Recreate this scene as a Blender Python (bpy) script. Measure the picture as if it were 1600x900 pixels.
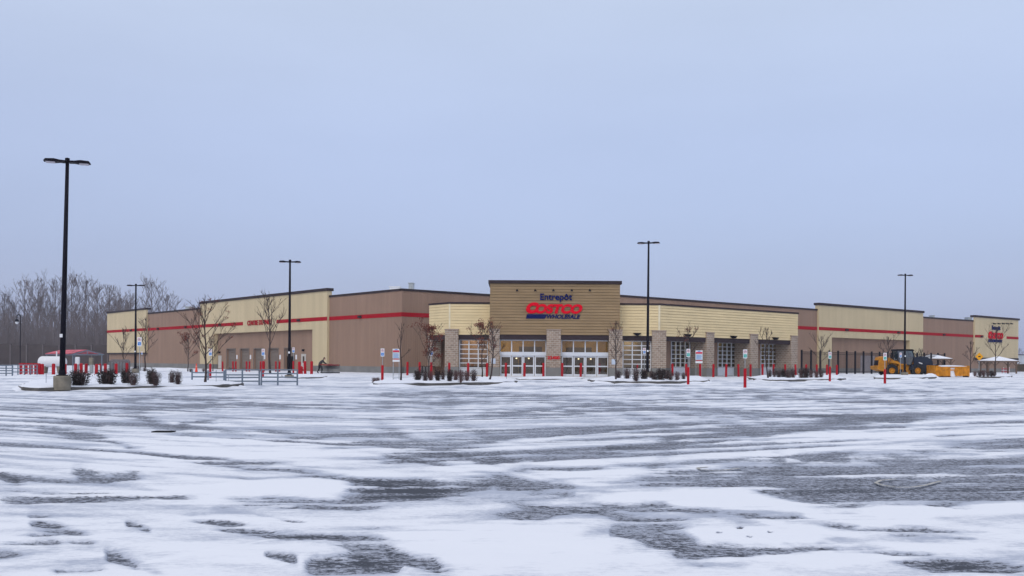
import bpy, bmesh, math, random
import numpy as np
from mathutils import Vector, Matrix
R = math.radians
for _o in list(bpy.data.objects): bpy.data.objects.remove(_o)
SC = bpy.context.scene
COL = SC.collection
random.seed(7)

# ---------------------------------------------------------------- camera
F, CX, CY, ROLL, HC = 1516.0, 800.0, 565.5, 0.0066, 1.35
cam_d = bpy.data.cameras.new("camera"); cam = bpy.data.objects.new("camera", cam_d); COL.objects.link(cam)
cam.location = (0, 0, HC); cam.rotation_euler = (R(90), -ROLL, 0)
cam_d.sensor_width = 36; cam_d.lens = F/1600*36; cam_d.shift_y = (CY-450)/1600
cam_d.clip_start = 0.1; cam_d.clip_end = 12000
SC.camera = cam

# ---------------------------------------------------------------- sky
SUN_EL, SUN_AZ = R(38), R(200)
w = bpy.data.worlds.new("World"); SC.world = w; w.use_nodes = True
nt = w.node_tree; nt.nodes.clear()
out = nt.nodes.new('ShaderNodeOutputWorld'); bg = nt.nodes.new('ShaderNodeBackground'); add = nt.nodes.new('ShaderNodeAddShader')
sky = nt.nodes.new('ShaderNodeTexSky'); sky.sky_type = 'NISHITA'; sky.sun_disc = False
sky.sun_elevation = SUN_EL; sky.sun_rotation = SUN_AZ; sky.air_density = 1.0; sky.dust_density = 4.0; sky.ozone_density = 2.0
nt.links.new(sky.outputs[0], bg.inputs[0]); bg.inputs[1].default_value = 0.05
# the cloud deck: even grey-blue near the horizon, brighter overhead as an overcast sky is
bg2 = nt.nodes.new('ShaderNodeBackground')
tc = nt.nodes.new('ShaderNodeTexCoord'); sx = nt.nodes.new('ShaderNodeSeparateXYZ')
nt.links.new(tc.outputs['Generated'], sx.inputs[0])
ramp = nt.nodes.new('ShaderNodeValToRGB'); nt.links.new(sx.outputs['Z'], ramp.inputs[0])
els = ramp.color_ramp.elements
els[0].position = 0.0; els[0].color = (0.36, 0.412, 0.625, 1)
els[1].position = 1.0; els[1].color = (.84, .85, .88, 1)
for p, c in ((0.10, (0.342, 0.393, 0.600)), (0.22, (0.412, 0.468, 0.655)), (0.34, (0.50, 0.56, 0.705)), (0.6, (0.74, 0.77, 0.86))):
    e = els.new(p); e.color = (*c, 1)
nz = nt.nodes.new('ShaderNodeTexNoise'); nz.inputs['Scale'].default_value = 1.6; nz.inputs['Detail'].default_value = 5
mp = nt.nodes.new('ShaderNodeMapping'); mp.inputs['Scale'].default_value = (1, 1, 3.5)
nt.links.new(tc.outputs['Generated'], mp.inputs[0]); nt.links.new(mp.outputs[0], nz.inputs['Vector'])
mr = nt.nodes.new('ShaderNodeMapRange'); mr.inputs['From Min'].default_value = .3; mr.inputs['From Max'].default_value = .7
mr.inputs['To Min'].default_value = .935; mr.inputs['To Max'].default_value = 1.065
nt.links.new(nz.outputs['Fac'], mr.inputs['Value'])
mx = nt.nodes.new('ShaderNodeVectorMath'); mx.operation = 'SCALE'
nt.links.new(ramp.outputs[0], mx.inputs[0]); nt.links.new(mr.outputs[0], mx.inputs['Scale'])
nt.links.new(mx.outputs[0], bg2.inputs[0]); bg2.inputs[1].default_value = 0.92
nt.links.new(bg.outputs[0], add.inputs[0]); nt.links.new(bg2.outputs[0], add.inputs[1]); nt.links.new(add.outputs[0], out.inputs[0])
# ---------------------------------------------------------------- sun behind the cloud
sd = bpy.data.lights.new("sun", 'SUN'); sd.energy = 0.5; sd.angle = R(40); sd.color = (1, .95, .88)
so = bpy.data.objects.new("sun", sd); COL.objects.link(so)
_d = Vector((math.sin(SUN_AZ)*math.cos(SUN_EL), math.cos(SUN_AZ)*math.cos(SUN_EL), math.sin(SUN_EL)))
so.rotation_euler = _d.to_track_quat('Z', 'Y').to_euler()
SC.view_settings.view_transform = 'Standard'; SC.view_settings.look = 'None'
SC.view_settings.exposure = 0.0; SC.view_settings.gamma = 1.0; SC.view_settings.use_curve_mapping = False
SC.render.engine = 'CYCLES'
SC.cycles.volume_bounces = 0; SC.cycles.transparent_max_bounces = 12; SC.cycles.max_bounces = 6

# ---------------------------------------------------------------- surveying helpers
def P(px, py, Y):
    x = (px-CX)/F; y = (CY-py)/F
    return Vector(((x-ROLL*y)*Y, Y, HC+(y+ROLL*x)*Y))
def G(px, py, h=0.0):
    x = (px-CX)/F; y = (CY-py)/F
    Y = (h-HC)/(y+ROLL*x)
    return Vector(((x-ROLL*y)*Y, Y, h))
def hgt(px, py, Y): return P(px, py, Y).z
I4 = Matrix.Identity(4)
def T(x, y, z=0, rz=0, s=1): return Matrix.Translation((x, y, z)) @ Matrix.Rotation(rz, 4, 'Z') @ Matrix.Diagonal((s, s, s, 1))
DL = Vector((-.6455, .7638)); DR = Vector((.7638, .6455))

W = {}
def link(name, data, parent=None, M=I4):
    o = bpy.data.objects.new(name, data); COL.objects.link(o); W[o.name] = M.copy()
    if parent is not None:
        o.parent = parent; o.matrix_basis = W[parent.name].inverted() @ M
    else: o.matrix_basis = M
    return o
def tag(o, label=None, cat=None, group=None, kind=None):
    if label: o['label'] = label
    if cat: o['category'] = cat
    if group: o['group'] = group
    if kind: o['kind'] = kind
    return o
def thing(name, label, cat, M=I4, group=None):
    return tag(link(name, None, None, M), label, cat, group)
def kids(o): return [c for c in COL.objects if c.parent == o]
KID = {}
def copy_tree(root, M, label=None, group=None):
    if root.name not in KID:
        KID[root.name] = [(c, kids(c)) for c in kids(root)]
    r = root.copy(); COL.objects.link(r); r.matrix_basis = M; W[r.name] = M.copy()
    if label: r['label'] = label
    if group: r['group'] = group
    for c, gs in KID[root.name]:
        d = c.copy(); COL.objects.link(d); d.parent = r
        for g in gs:
            h = g.copy(); COL.objects.link(h); h.parent = d
    return r

class MB:
    def __init__(s): s.v = []; s.f = []; s.mi = []; s.cur = 0; s.smooth = False
    def face(s, pts):
        b = len(s.v); s.v.extend(tuple(p) for p in pts); s.f.append(tuple(range(b, b+len(pts)))); s.mi.append(s.cur)
    def box(s, x0, x1, y0, y1, z0, z1):
        b = len(s.v)
        s.v += [(x0,y0,z0),(x1,y0,z0),(x1,y1,z0),(x0,y1,z0),(x0,y0,z1),(x1,y0,z1),(x1,y1,z1),(x0,y1,z1)]
        for q in ((0,3,2,1),(4,5,6,7),(0,1,5,4),(1,2,6,5),(2,3,7,6),(3,0,4,7)):
            s.f.append(tuple(b+i for i in q)); s.mi.append(s.cur)
        return s
    def prism(s, prof, y0, y1, axis='y'):
        # profile of (x,z) swept in y   (axis 'z': profile of (x,y) swept in z)
        n = len(prof); b = len(s.v)
        for yy in (y0, y1):
            for (p, q) in prof: s.v.append((p, yy, q) if axis == 'y' else (p, q, yy))
        fl = axis == 'z'
        def add(t): s.f.append(tuple(reversed(t)) if fl else t); s.mi.append(s.cur)
        add(tuple(b+i for i in range(n))); add(tuple(b+n+i for i in reversed(range(n))))
        for i in range(n):
            j = (i+1) % n; add((b+j, b+i, b+n+i, b+n+j))
        return s
    def tube(s, pts, rads, n=6, cap=True):
        pts = [Vector(p) for p in pts]
        if not hasattr(rads, '__len__'): rads = [rads]*len(pts)
        b = len(s.v); ref = None
        for i, p in enumerate(pts):
            d = (pts[min(i+1, len(pts)-1)] - pts[max(i-1, 0)])
            if d.length < 1e-9: d = Vector((0,0,1))
            d.normalize()
            if ref is None:
                ref = Vector((1,0,0)) if abs(d.x) < .8 else Vector((0,1,0))
            u = (ref - d*ref.dot(d)); u.normalize(); ref = u; v = d.cross(u)
            for k in range(n):
                a = 2*math.pi*k/n
                s.v.append(tuple(p + (u*math.cos(a)+v*math.sin(a))*rads[i]))
        for i in range(len(pts)-1):
            for k in range(n):
                k2 = (k+1) % n
                s.f.append((b+i*n+k, b+i*n+k2, b+(i+1)*n+k2, b+(i+1)*n+k)); s.mi.append(s.cur)
        if cap:
            s.f.append(tuple(b+k for k in reversed(range(n)))); s.mi.append(s.cur)
            e = b+(len(pts)-1)*n; s.f.append(tuple(e+k for k in range(n))); s.mi.append(s.cur)
        return s
    def lathe(s, prof, n=16, c=(0,0,0), axis='z'):
        b = len(s.v)
        for (r, h) in prof:
            for k in range(n):
                a = 2*math.pi*k/n
                q = (r*math.cos(a), r*math.sin(a), h)
                if axis == 'y': q = (q[0], q[2], q[1])
                if axis == 'x': q = (q[2], q[0], q[1])
                s.v.append((q[0]+c[0], q[1]+c[1], q[2]+c[2]))
        for i in range(len(prof)-1):
            for k in range(n):
                k2 = (k+1) % n
                s.f.append((b+i*n+k, b+i*n+k2, b+(i+1)*n+k2, b+(i+1)*n+k)); s.mi.append(s.cur)
        return s
    def build(s, name, mats, parent=None, M=I4, smooth=False):
        me = bpy.data.meshes.new(name); me.from_pydata(s.v, [], s.f)
        if not isinstance(mats, (list, tuple)): mats = [mats]
        for m in mats: me.materials.append(m)
        if len(mats) > 1: me.polygons.foreach_set('material_index', s.mi)
        if smooth: me.polygons.foreach_set('use_smooth', [True]*len(me.polygons))
        me.update()
        return link(name, me, parent, M)
    def mesh(s, name, mats):
        o = s.build(name, mats); return o

# ---------------------------------------------------------------- materials
def mat(name, col, rough=.7, metal=0, var=.12, vscale=1.5, bump=0, bscale=20, spec=.15, build=None):
    m = bpy.data.materials.new(name); m.use_nodes = True; n = m.node_tree.nodes; L = m.node_tree.links
    b = n['Principled BSDF']; b.inputs['Roughness'].default_value = rough; b.inputs['Metallic'].default_value = metal
    b.inputs['Specular IOR Level'].default_value = spec
    t = n.new('ShaderNodeTexCoord')
    ns = n.new('ShaderNodeTexNoise'); ns.inputs['Scale'].default_value = vscale; ns.inputs['Detail'].default_value = 6
    L.new(t.outputs['Object'], ns.inputs['Vector'])
    r = n.new('ShaderNodeMapRange'); r.inputs['From Min'].default_value = .25; r.inputs['From Max'].default_value = .75
    r.inputs['To Min'].default_value = 1-var; r.inputs['To Max'].default_value = 1+var
    L.new(ns.outputs['Fac'], r.inputs['Value'])
    v = n.new('ShaderNodeVectorMath'); v.operation = 'SCALE'; v.inputs[0].default_value = col
    L.new(r.outputs[0], v.inputs['Scale']); L.new(v.outputs[0], b.inputs['Base Color'])
    if bump:
        n2 = n.new('ShaderNodeTexNoise'); n2.inputs['Scale'].default_value = bscale; n2.inputs['Detail'].default_value = 4
        L.new(t.outputs['Object'], n2.inputs['Vector'])
        bp = n.new('ShaderNodeBump'); bp.inputs['Strength'].default_value = bump; bp.inputs['Distance'].default_value = .02
        L.new(n2.outputs['Fac'], bp.inputs['Height']); L.new(bp.outputs[0], b.inputs['Normal'])
    if build: build(m, n, L, b, t, v)
    return m
def mathn(n, L, op, a, b=None, c=None):
    m = n.new('ShaderNodeMath'); m.operation = op
    for i, x in enumerate((a, b, c)):
        if x is None: continue
        if isinstance(x, (int, float)): m.inputs[i].default_value = x
        else: L.new(x, m.inputs[i])
    return m.outputs[0]
def ribbed(pitch, amount, streak=.16):
    def f(m, n, L, b, t, v):
        s = n.new('ShaderNodeSeparateXYZ'); L.new(t.outputs['Object'], s.inputs[0])
        fr = mathn(n, L, 'FRACT', mathn(n, L, 'DIVIDE', s.outputs['X'], pitch))
        tri = mathn(n, L, 'ABSOLUTE', mathn(n, L, 'SUBTRACT', fr, .5))
        bp = n.new('ShaderNodeBump'); bp.inputs['Strength'].default_value = amount; bp.inputs['Distance'].default_value = .04
        sm = n.new('ShaderNodeMapRange'); sm.inputs['From Min'].default_value = .12; sm.inputs['From Max'].default_value = .3; L.new(tri, sm.inputs['Value'])
        L.new(sm.outputs[0], bp.inputs['Height']); L.new(bp.outputs[0], b.inputs['Normal'])
        # panel-to-panel tone and vertical weather streaks
        mp = n.new('ShaderNodeMapping'); mp.inputs['Scale'].default_value = (1.1, 1.1, .06); L.new(t.outputs['Object'], mp.inputs[0])
        ns = n.new('ShaderNodeTexNoise'); ns.inputs['Scale'].default_value = 1.0; ns.inputs['Detail'].default_value = 6; ns.inputs['Roughness'].default_value = .7; L.new(mp.outputs[0], ns.inputs['Vector'])
        r = n.new('ShaderNodeMapRange'); r.inputs['From Min'].default_value = .3; r.inputs['From Max'].default_value = .7
        r.inputs['To Min'].default_value = 1-streak; r.inputs['To Max'].default_value = 1+streak; L.new(ns.outputs['Fac'], r.inputs['Value'])
        pn = n.new('ShaderNodeTexWhiteNoise'); pn.noise_dimensions = '1D'; L.new(mathn(n, L, 'FLOOR', mathn(n, L, 'DIVIDE', s.outputs['X'], 1.07)), pn.inputs['W'])
        pv = mathn(n, L, 'ADD', mathn(n, L, 'MULTIPLY', pn.outputs['Value'], .07), .965)
        k = n.new('ShaderNodeVectorMath'); k.operation = 'SCALE'; L.new(v.outputs[0], k.inputs[0])
        L.new(mathn(n, L, 'MULTIPLY', r.outputs[0], pv), k.inputs['Scale']); L.new(k.outputs[0], b.inputs['Base Color'])
    return f
def streaky(streak=.12):
    def f(m, n, L, b, t, v):
        mp = n.new('ShaderNodeMapping'); mp.inputs['Scale'].default_value = (.5, .5, 2.2); L.new(t.outputs['Object'], mp.inputs[0])
        ns = n.new('ShaderNodeTexNoise'); ns.inputs['Scale'].default_value = 1.0; ns.inputs['Detail'].default_value = 5; L.new(mp.outputs[0], ns.inputs['Vector'])
        r = n.new('ShaderNodeMapRange'); r.inputs['From Min'].default_value = .3; r.inputs['From Max'].default_value = .7
        r.inputs['To Min'].default_value = 1-streak; r.inputs['To Max'].default_value = 1+streak; L.new(ns.outputs['Fac'], r.inputs['Value'])
        k = n.new('ShaderNodeVectorMath'); k.operation = 'SCALE'; L.new(v.outputs[0], k.inputs[0]); L.new(r.outputs[0], k.inputs['Scale'])
        L.new(k.outputs[0], b.inputs['Base Color'])
    return f
def bricks(c1, c2, cm, bw=.42, bh=.2, mortar=.022):
    def f(m, n, L, b, t, v):
        s = n.new('ShaderNodeSeparateXYZ'); L.new(t.outputs['Object'], s.inputs[0])
        c = n.new('ShaderNodeCombineXYZ'); L.new(mathn(n, L, 'ADD', s.outputs['X'], s.outputs['Y']), c.inputs[0]); L.new(s.outputs['Z'], c.inputs[1])
        k = n.new('ShaderNodeTexBrick'); k.inputs['Scale'].default_value = 1; k.inputs['Brick Width'].default_value = bw; k.inputs['Row Height'].default_value = bh
        k.inputs['Mortar Size'].default_value = mortar; k.inputs['Bias'].default_value = -.1
        k.inputs['Color1'].default_value = (*c1, 1); k.inputs['Color2'].default_value = (*c2, 1); k.inputs['Mortar'].default_value = (*cm, 1)
        L.new(c.outputs[0], k.inputs['Vector'])
        ns = n.new('ShaderNodeTexNoise'); ns.inputs['Scale'].default_value = 4; ns.inputs['Detail'].default_value = 5; L.new(t.outputs['Object'], ns.inputs['Vector'])
        mm = mathn(n, L, 'ADD', mathn(n, L, 'MULTIPLY', ns.outputs['Fac'], .5), .75)
        q = n.new('ShaderNodeVectorMath'); q.operation = 'SCALE'; L.new(k.outputs['Color'], q.inputs[0]); L.new(mm, q.inputs['Scale'])
        L.new(q.outputs[0], b.inputs['Base Color'])
        bp = n.new('ShaderNodeBump'); bp.inputs['Strength'].default_value = .7; bp.inputs['Distance'].default_value = .02; bp.invert = True
        L.new(k.outputs['Fac'], bp.inputs['Height']); L.new(bp.outputs[0], b.inputs['Normal'])
    return f
M_brown = mat('tan_brown_cladding', (.272, .180, .132), .75, vscale=.25, var=.06, build=ribbed(.3, .5, .09))
M_cream = mat('cream_cladding', (.53, .44, .28), .75, vscale=.25, var=.04, build=ribbed(.3, .35, .06))
M_sid_c = mat('cream_lap_siding', (.66, .54, .32), .7, vscale=.6, var=.05, build=streaky(.07))
M_sid_t = mat('tan_lap_siding', (.262, .186, .104), .7, vscale=.6, var=.06, build=streaky(.10))
M_red = mat('red_stripe_paint', (.33, .008, .018), .7, spec=.05, vscale=.4, var=.12)
M_cap = mat('dark_brown_coping', (.035, .024, .028), .6, spec=.1, vscale=.5, var=.15)
M_found = mat('grey_concrete_base', (.19, .19, .185), .9, vscale=.8, var=.18, bump=.3)
M_brick = mat('split_face_masonry', (.4, .3, .22), .9, build=bricks((.33, .255, .20), (.22, .165, .13), (.42, .38, .33)))
M_roof = mat('snowy_roof', (.8, .83, .88), .8, var=.05)
M_snow = mat('snow', (.72, .75, .82), .75, vscale=2, var=.05, bump=.5, bscale=6)
M_alu = mat('white_aluminium', (.60, .64, .70), .4, var=.05)
M_alu_d = mat('grey_aluminium', (.30, .33, .36), .4, metal=.4)
M_navy = mat('navy_sign_face', (.004, .010, .095), .8, spec=.03)
M_sred = mat('red_sign_face', (.60, .002, .018), .8, var=.06, spec=.03)
M_white = mat('white_paint', (.66, .68, .71), .5, var=.05)
M_boll = mat('red_bollard_sleeve', (.36, .006, .014), .42, vscale=3, var=.16)
M_wboll = mat('white_bollard_sleeve', (.75, .76, .77), .45, var=.08)
M_black = mat('black_powder_coat', (.007, .006, .012), .6, var=.2, spec=.08)
M_steel = mat('blue_grey_steel', (.16, .20, .25), .5, metal=.3, var=.15, vscale=4)
M_galv = mat('galvanised_steel', (.33, .36, .38), .45, metal=.6, var=.15, vscale=5)
M_conc = mat('weathered_concrete', (.20, .18, .145), .9, vscale=4, var=.3, bump=.5, bscale=25)
M_kerb = mat('kerb_concrete', (.105, .10, .095), .9, vscale=2, var=.3, bump=.4)
M_bark = mat('young_tree_bark', (.052, .038, .036), .9, vscale=8, var=.3)
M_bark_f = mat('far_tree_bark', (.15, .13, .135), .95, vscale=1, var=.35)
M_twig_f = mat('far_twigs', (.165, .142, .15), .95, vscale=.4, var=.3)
M_head = mat('dried_seed_heads', (.15, .045, .032), .9, vscale=8, var=.4)
M_shrub = mat('dark_shrub_leaves', (.025, .020, .019), .9, vscale=9, var=.5)
M_shrub_r = mat('purple_shrub_leaves', (.10, .052, .052), .9, vscale=9, var=.5)
M_stem = mat('shrub_stems', (.13, .085, .085), .9, vscale=5, var=.4)
M_yel = mat('loader_yellow', (.44, .185, .014), .6, vscale=2.5, var=.35)
M_org = mat('snow_pusher_orange', (.50, .20, .014), .65, vscale=2.5, var=.4)
M_dblue = mat('loader_dark_blue', (.016, .022, .042), .45, vscale=2, var=.2)
M_tyre = mat('tyre_rubber', (.018, .018, .02), .9, vscale=6, var=.3)
M_door = mat('brown_overhead_door', (.175, .145, .125), .7, var=.06)
M_doorw = mat('pale_door', (.47, .45, .42), .6, var=.05)
M_wall_f = mat('barrier_panels', (.062, .050, .052), .9, vscale=.5, var=.2)
M_wood = mat('brown_timber', (.14, .095, .07), .8, vscale=3, var=.25)
M_int = mat('ochre_interior_wall', (.44, .29, .08), .8, vscale=.5, var=.3)
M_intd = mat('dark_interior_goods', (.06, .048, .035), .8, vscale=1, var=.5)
M_cone = mat('orange_cone', (.75, .07, .03), .5)
M_sblue = mat('sign_blue', (.02, .18, .55), .5)
M_sgreen = mat('sign_teal', (.03, .38, .33), .5)
M_spink = mat('sign_red', (.55, .03, .07), .5)
M_amber = mat('amber_warning_sign', (.72, .33, .01), .5)
M_pale = mat('pale_grey_cladding', (.42, .46, .52), .8, build=ribbed(.5, .3))
M_skin = mat('skin', (.45, .26, .19), .6)
M_coat = mat('dark_grey_jacket', (.05, .048, .052), .9)
M_pants = mat('black_trousers', (.010, .010, .014), .9)
M_cartm = mat('cart_wire', (.10, .11, .125), .45, metal=.5)
M_cartr = mat('cart_red_handle', (.30, .01, .02), .5)
def emis(name, col, st):
    m = bpy.data.materials.new(name); m.use_nodes = True; n = m.node_tree.nodes
    b = n['Principled BSDF']; b.inputs['Base Color'].default_value = (*col, 1)
    b.inputs['Emission Color'].default_value = (*col, 1); b.inputs['Emission Strength'].default_value = st
    return m
M_lamp = emis('lit_lamp', (1, .88, .65), 3.0)
M_led = mat('led_lens', (.42, .40, .46), .3)
def glass(name, tint, fac):
    m = bpy.data.materials.new(name); m.use_nodes = True; n = m.node_tree.nodes; L = m.node_tree.links; n.clear()
    o = n.new('ShaderNodeOutputMaterial'); mix = n.new('ShaderNodeMixShader'); tr = n.new('ShaderNodeBsdfTransparent'); gl = n.new('ShaderNodeBsdfGlossy')
    tr.inputs[0].default_value = (*tint, 1); gl.inputs['Roughness'].default_value = .03
    ns = n.new('ShaderNodeTexNoise'); ns.inputs['Scale'].default_value = .7
    t = n.new('ShaderNodeTexCoord'); L.new(t.outputs['Object'], ns.inputs['Vector'])
    bp = n.new('ShaderNodeBump'); bp.inputs['Strength'].default_value = .05; L.new(ns.outputs['Fac'], bp.inputs['Height']); L.new(bp.outputs[0], gl.inputs['Normal'])
    mix.inputs[0].default_value = fac; L.new(tr.outputs[0], mix.inputs[1]); L.new(gl.outputs[0], mix.inputs[2]); L.new(mix.outputs[0], o.inputs[0])
    return m
M_glass = glass('shopfront_glass', (.66, .65, .60), .07)
M_cabglass = glass('cab_glass', (.25, .40, .45), .22)

# ---------------------------------------------------------------- ground with blown snow
def fbm(x, y, seed, octv=4):
    rs = np.random.RandomState(seed); tot = np.zeros_like(x); amp = 1.0; s = 0
    for o in range(octv):
        tab = rs.rand(256, 256); xi = np.floor(x).astype(int); yi = np.floor(y).astype(int); fx = x-xi; fy = y-yi
        fx = fx*fx*(3-2*fx); fy = fy*fy*(3-2*fy)
        a = tab[xi & 255, yi & 255]; b = tab[(xi+1) & 255, yi & 255]; c = tab[xi & 255, (yi+1) & 255]; d = tab[(xi+1) & 255, (yi+1) & 255]
        tot += amp*((a*(1-fx)+b*fx)*(1-fy)+(c*(1-fx)+d*fx)*fy); s += amp; amp *= .5; x = x*2.03+17.1; y = y*2.03+9.3
    return tot/s
q = np.concatenate([np.arange(700, 352, -3.0), np.arange(352, 26, -1.0), np.arange(26, 2, -.5)])
Yr = np.concatenate([HC*F/q, [1300, 2000, 3500, 6500]])
tc_ = np.arange(-1150, 1151, 2.5)/F
YY, TT = np.meshgrid(Yr, tc_, indexing='ij'); XX = TT*(YY+1.0)
PX = CX+F*XX/YY; PY = CY+F*HC/YY + ROLL*(PX-CX)
def axis(x, y, ang, along, across, seed, o=4):
    c, s_ = math.cos(ang), math.sin(ang)
    return fbm((x*c+y*s_)/along+500, (-x*s_+y*c)/across+500, seed, o)
base = np.interp(PY, [560, 572, 590, 606, 625, 650, 700, 730, 770, 900], [.34, .34, .30, .17, .06, .03, .10, .17, .24, .30])
wob = 4*np.sin(PX*.013)+3*np.sin(PX*.031+1.7)
D = [ # amp, half width(px), points
 (.75,4,[(125,645),(210,652),(250,658)]),(.7,4,[(275,665),(340,658)]),(.5,2.5,[(20,645),(90,655),(160,665)]),
 (.8,5,[(60,673),(150,685),(210,703),(290,715),(370,731),(430,737)]),(.75,5,[(340,720),(430,732),(500,745),(570,755),(640,765),(700,768)]),
 (.85,8,[(540,770),(600,768),(640,765),(700,762),(760,757),(820,752)]),
 (.8,6,[(500,700),(600,696),(700,694),(800,686)]),(.8,9,[(600,714),(700,711),(800,716)]),
 (.6,3,[(430,690),(520,682),(640,678)]),(.8,9,[(115,740),(170,752),(225,745)]),(.75,6,[(0,785),(80,780),(170,777),(230,780),(315,782)]),
 (.8,8,[(-60,735),(0,742),(40,757)]),(.85,8,[(345,792),(450,790),(560,785),(650,772),(700,763)]),(.5,2.2,[(240,740),(400,750),(560,742)]),
 (.85,8,[(48,817),(100,835),(155,857)]),(.8,8,[(-40,866),(0,860),(60,850),(97,851)]),(.8,5,[(198,822),(237,831)]),
 (.8,6,[(295,809),(370,825),(430,835),(500,838),(565,846)]),(.5,2.5,[(400,808),(480,818)]),(.75,6,[(415,867),(468,881)]),
 (.6,5,[(165,870),(220,890)]),(.6,5,[(80,899),(170,890)]),(.9,11,[(480,893),(560,897),(620,905)]),(.85,8,[(550,878),(630,893)]),
 (.75,12,[(520,853),(600,862),(660,885),(710,905)]),(.35,7,[(160,857),(215,885),(260,905)]),
 (.55,5,[(800,649),(1000,641),(1150,643),(1350,655),(1500,657)]),(.75,7,[(640,716),(800,718),(900,712),(1000,697),(1100,685),(1250,669),(1410,655)]),
 (.6,4,[(840,682),(1000,667),(1200,655),(1350,648)]),(.6,4,[(800,730),(950,736)]),(.6,5,[(1020,737),(1150,735),(1260,732)]),
 (.5,4,[(200,640),(360,632),(560,640),(760,628)]),(.45,3.5,[(600,655),(760,650),(900,634),(1080,626)]),(.5,4,[(1000,628),(1200,622),(1420,630),(1640,626)]),
 (.45,3,[(1100,612),(1300,610),(1500,615)]),(.45,3,[(560,618),(700,614),(900,619)]),(.4,3,[(100,628),(260,622),(400,627)]),
 (.48,17,[(1170,737),(1300,733),(1500,735),(1700,742)]),(.55,13,[(960,764),(1100,758),(1200,757),(1390,757)]),(.6,11,[(1190,776),(1350,780),(1450,771),(1560,766),(1700,762)]),
 (.7,6,[(780,766),(900,762)]),(.75,6,[(780,794),(900,802),(1000,808),(1070,818)]),(.75,6,[(910,789),(1100,797),(1200,806),(1300,816),(1400,825),(1525,836)]),
 (1.0,14,[(975,833),(1040,845),(1100,862),(1200,861),(1300,864),(1400,876),(1520,888),(1700,905)]),(.6,3,[(1390,836),(1525,846)]),(2.2,1.6,[(1121,833),(1130,833)]),(2.2,1.5,[(1154,826),(1162,826)]),(2.2,1.5,[(1168,839),(1177,840)]),(2.2,1.5,[(1201,832),(1209,833)]),
 (.5,5,[(1480,700),(1600,694),(1700,690)]),(.5,5,[(1240,713),(1330,716)]),(.4,3,[(1450,790),(1580,800)]),
]
S = [(.5,2.0,[(780,695),(900,681),(1100,666),(1200,658),(1335,652)]),(.5,2,[(1080,697),(1200,686),(1340,674)]),(.9,9,[(920,768),(1060,778),(1200,793),(1350,812),(1560,797),(1700,790)]),
 (.35,14,[(500,745),(760,735),(1000,745)]),(.4,18,[(160,700),(400,700),(520,720)]),(.5,12,[(250,765),(400,767),(540,764)]),(.6,14,[(1080,838),(1180,835),(1300,842)]),
 (.6,8,[(1200,690),(1400,676),(1600,668),(1700,664)]),(.5,8,[(1180,715),(1400,703),(1600,712)]),(.5,2,[(220,885),(330,862),(440,842)]),(.5,25,[(600,830),(800,835),(950,870)])]
bias = base.copy()
wx = 9*np.sin(PX*.05+PY*.1); jag = (fbm(XX*1.7+40, YY*1.2+40, 31, 4)-.5)
hwj = (fbm(XX*.9+10, YY*.9+70, 33, 3)-.5)
STK = np.clip((axis(XX, YY, .10, 2.6, .16, 41, 3)-.5)*2.0+.5, 0, 1)*np.clip((60-YY)/40, 0, 1) + .5*(1-np.clip((60-YY)/40, 0, 1))
for sgn, lst in ((-1, D), (1, S)):
    for amp, hw, pts in lst:
        xs = np.array([p[0] for p in pts], float); ys = np.array([p[1] for p in pts], float)
        m = (PX > xs[0]-20) & (PX < xs[-1]+20) & (PY > ys.min()-5*hw) & (PY < ys.max()+5*hw)
        if not m.any(): continue
        x = PX[m]; yc = np.interp(x, xs, ys)
        hw = hw*(1.3 if ys.mean() > 760 and sgn < 0 and hw > 2.6 else 1.0); v = (PY[m]-yc+jag[m]*hw*2.6)/(hw*(1+1.6*hwj[m]))
        L_ = xs[-1]-xs[0]; e = np.minimum(x-xs[0], xs[-1]-x)/max(L_*.18, 8)
        e = np.clip(e+.3, 0, 1)
        bias[m] += sgn*amp*.74*np.exp(-v**2)*e*(.20+1.6*STK[m])
# wheel-rolled streaks along the two driving directions, stronger in mid lot
aR, aL = math.atan2(.6455, .7638), math.atan2(-.7638, .6455)
mid = np.interp(PY, [575, 600, 620, 700, 760, 900], [.35, .7, 1, 1, .45, .25])
side = np.clip((PX-300)/500, 0, 1)
st1 = (axis(XX, YY, aR*.7, 5.5, .36, 5, 4)-.5)*side + (axis(XX, YY, aL*.55, 5, .34, 6, 4)-.5)*(1-side)
st2 = axis(XX, YY, aR*.75, 22, 2.4, 8, 3)-.5
st3 = axis(XX, YY, .12, 14, 2.0, 9, 3)-.5
far = np.clip((630-PY)/40, 0, 1)
bias += mid*(1.5*st1+.42*st2) + mid*far*.45*st3 + .17*mid
bias += .35*(fbm(XX*.35+90, YY*.35+20, 12, 4)-.5)
fore = np.interp(PY, [680, 760], [0, 1]); bias += fore*.30*(axis(XX, YY, .2, 1.6, .28, 55, 4)-.5)
bias *= 1.1+.25*fore
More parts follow.
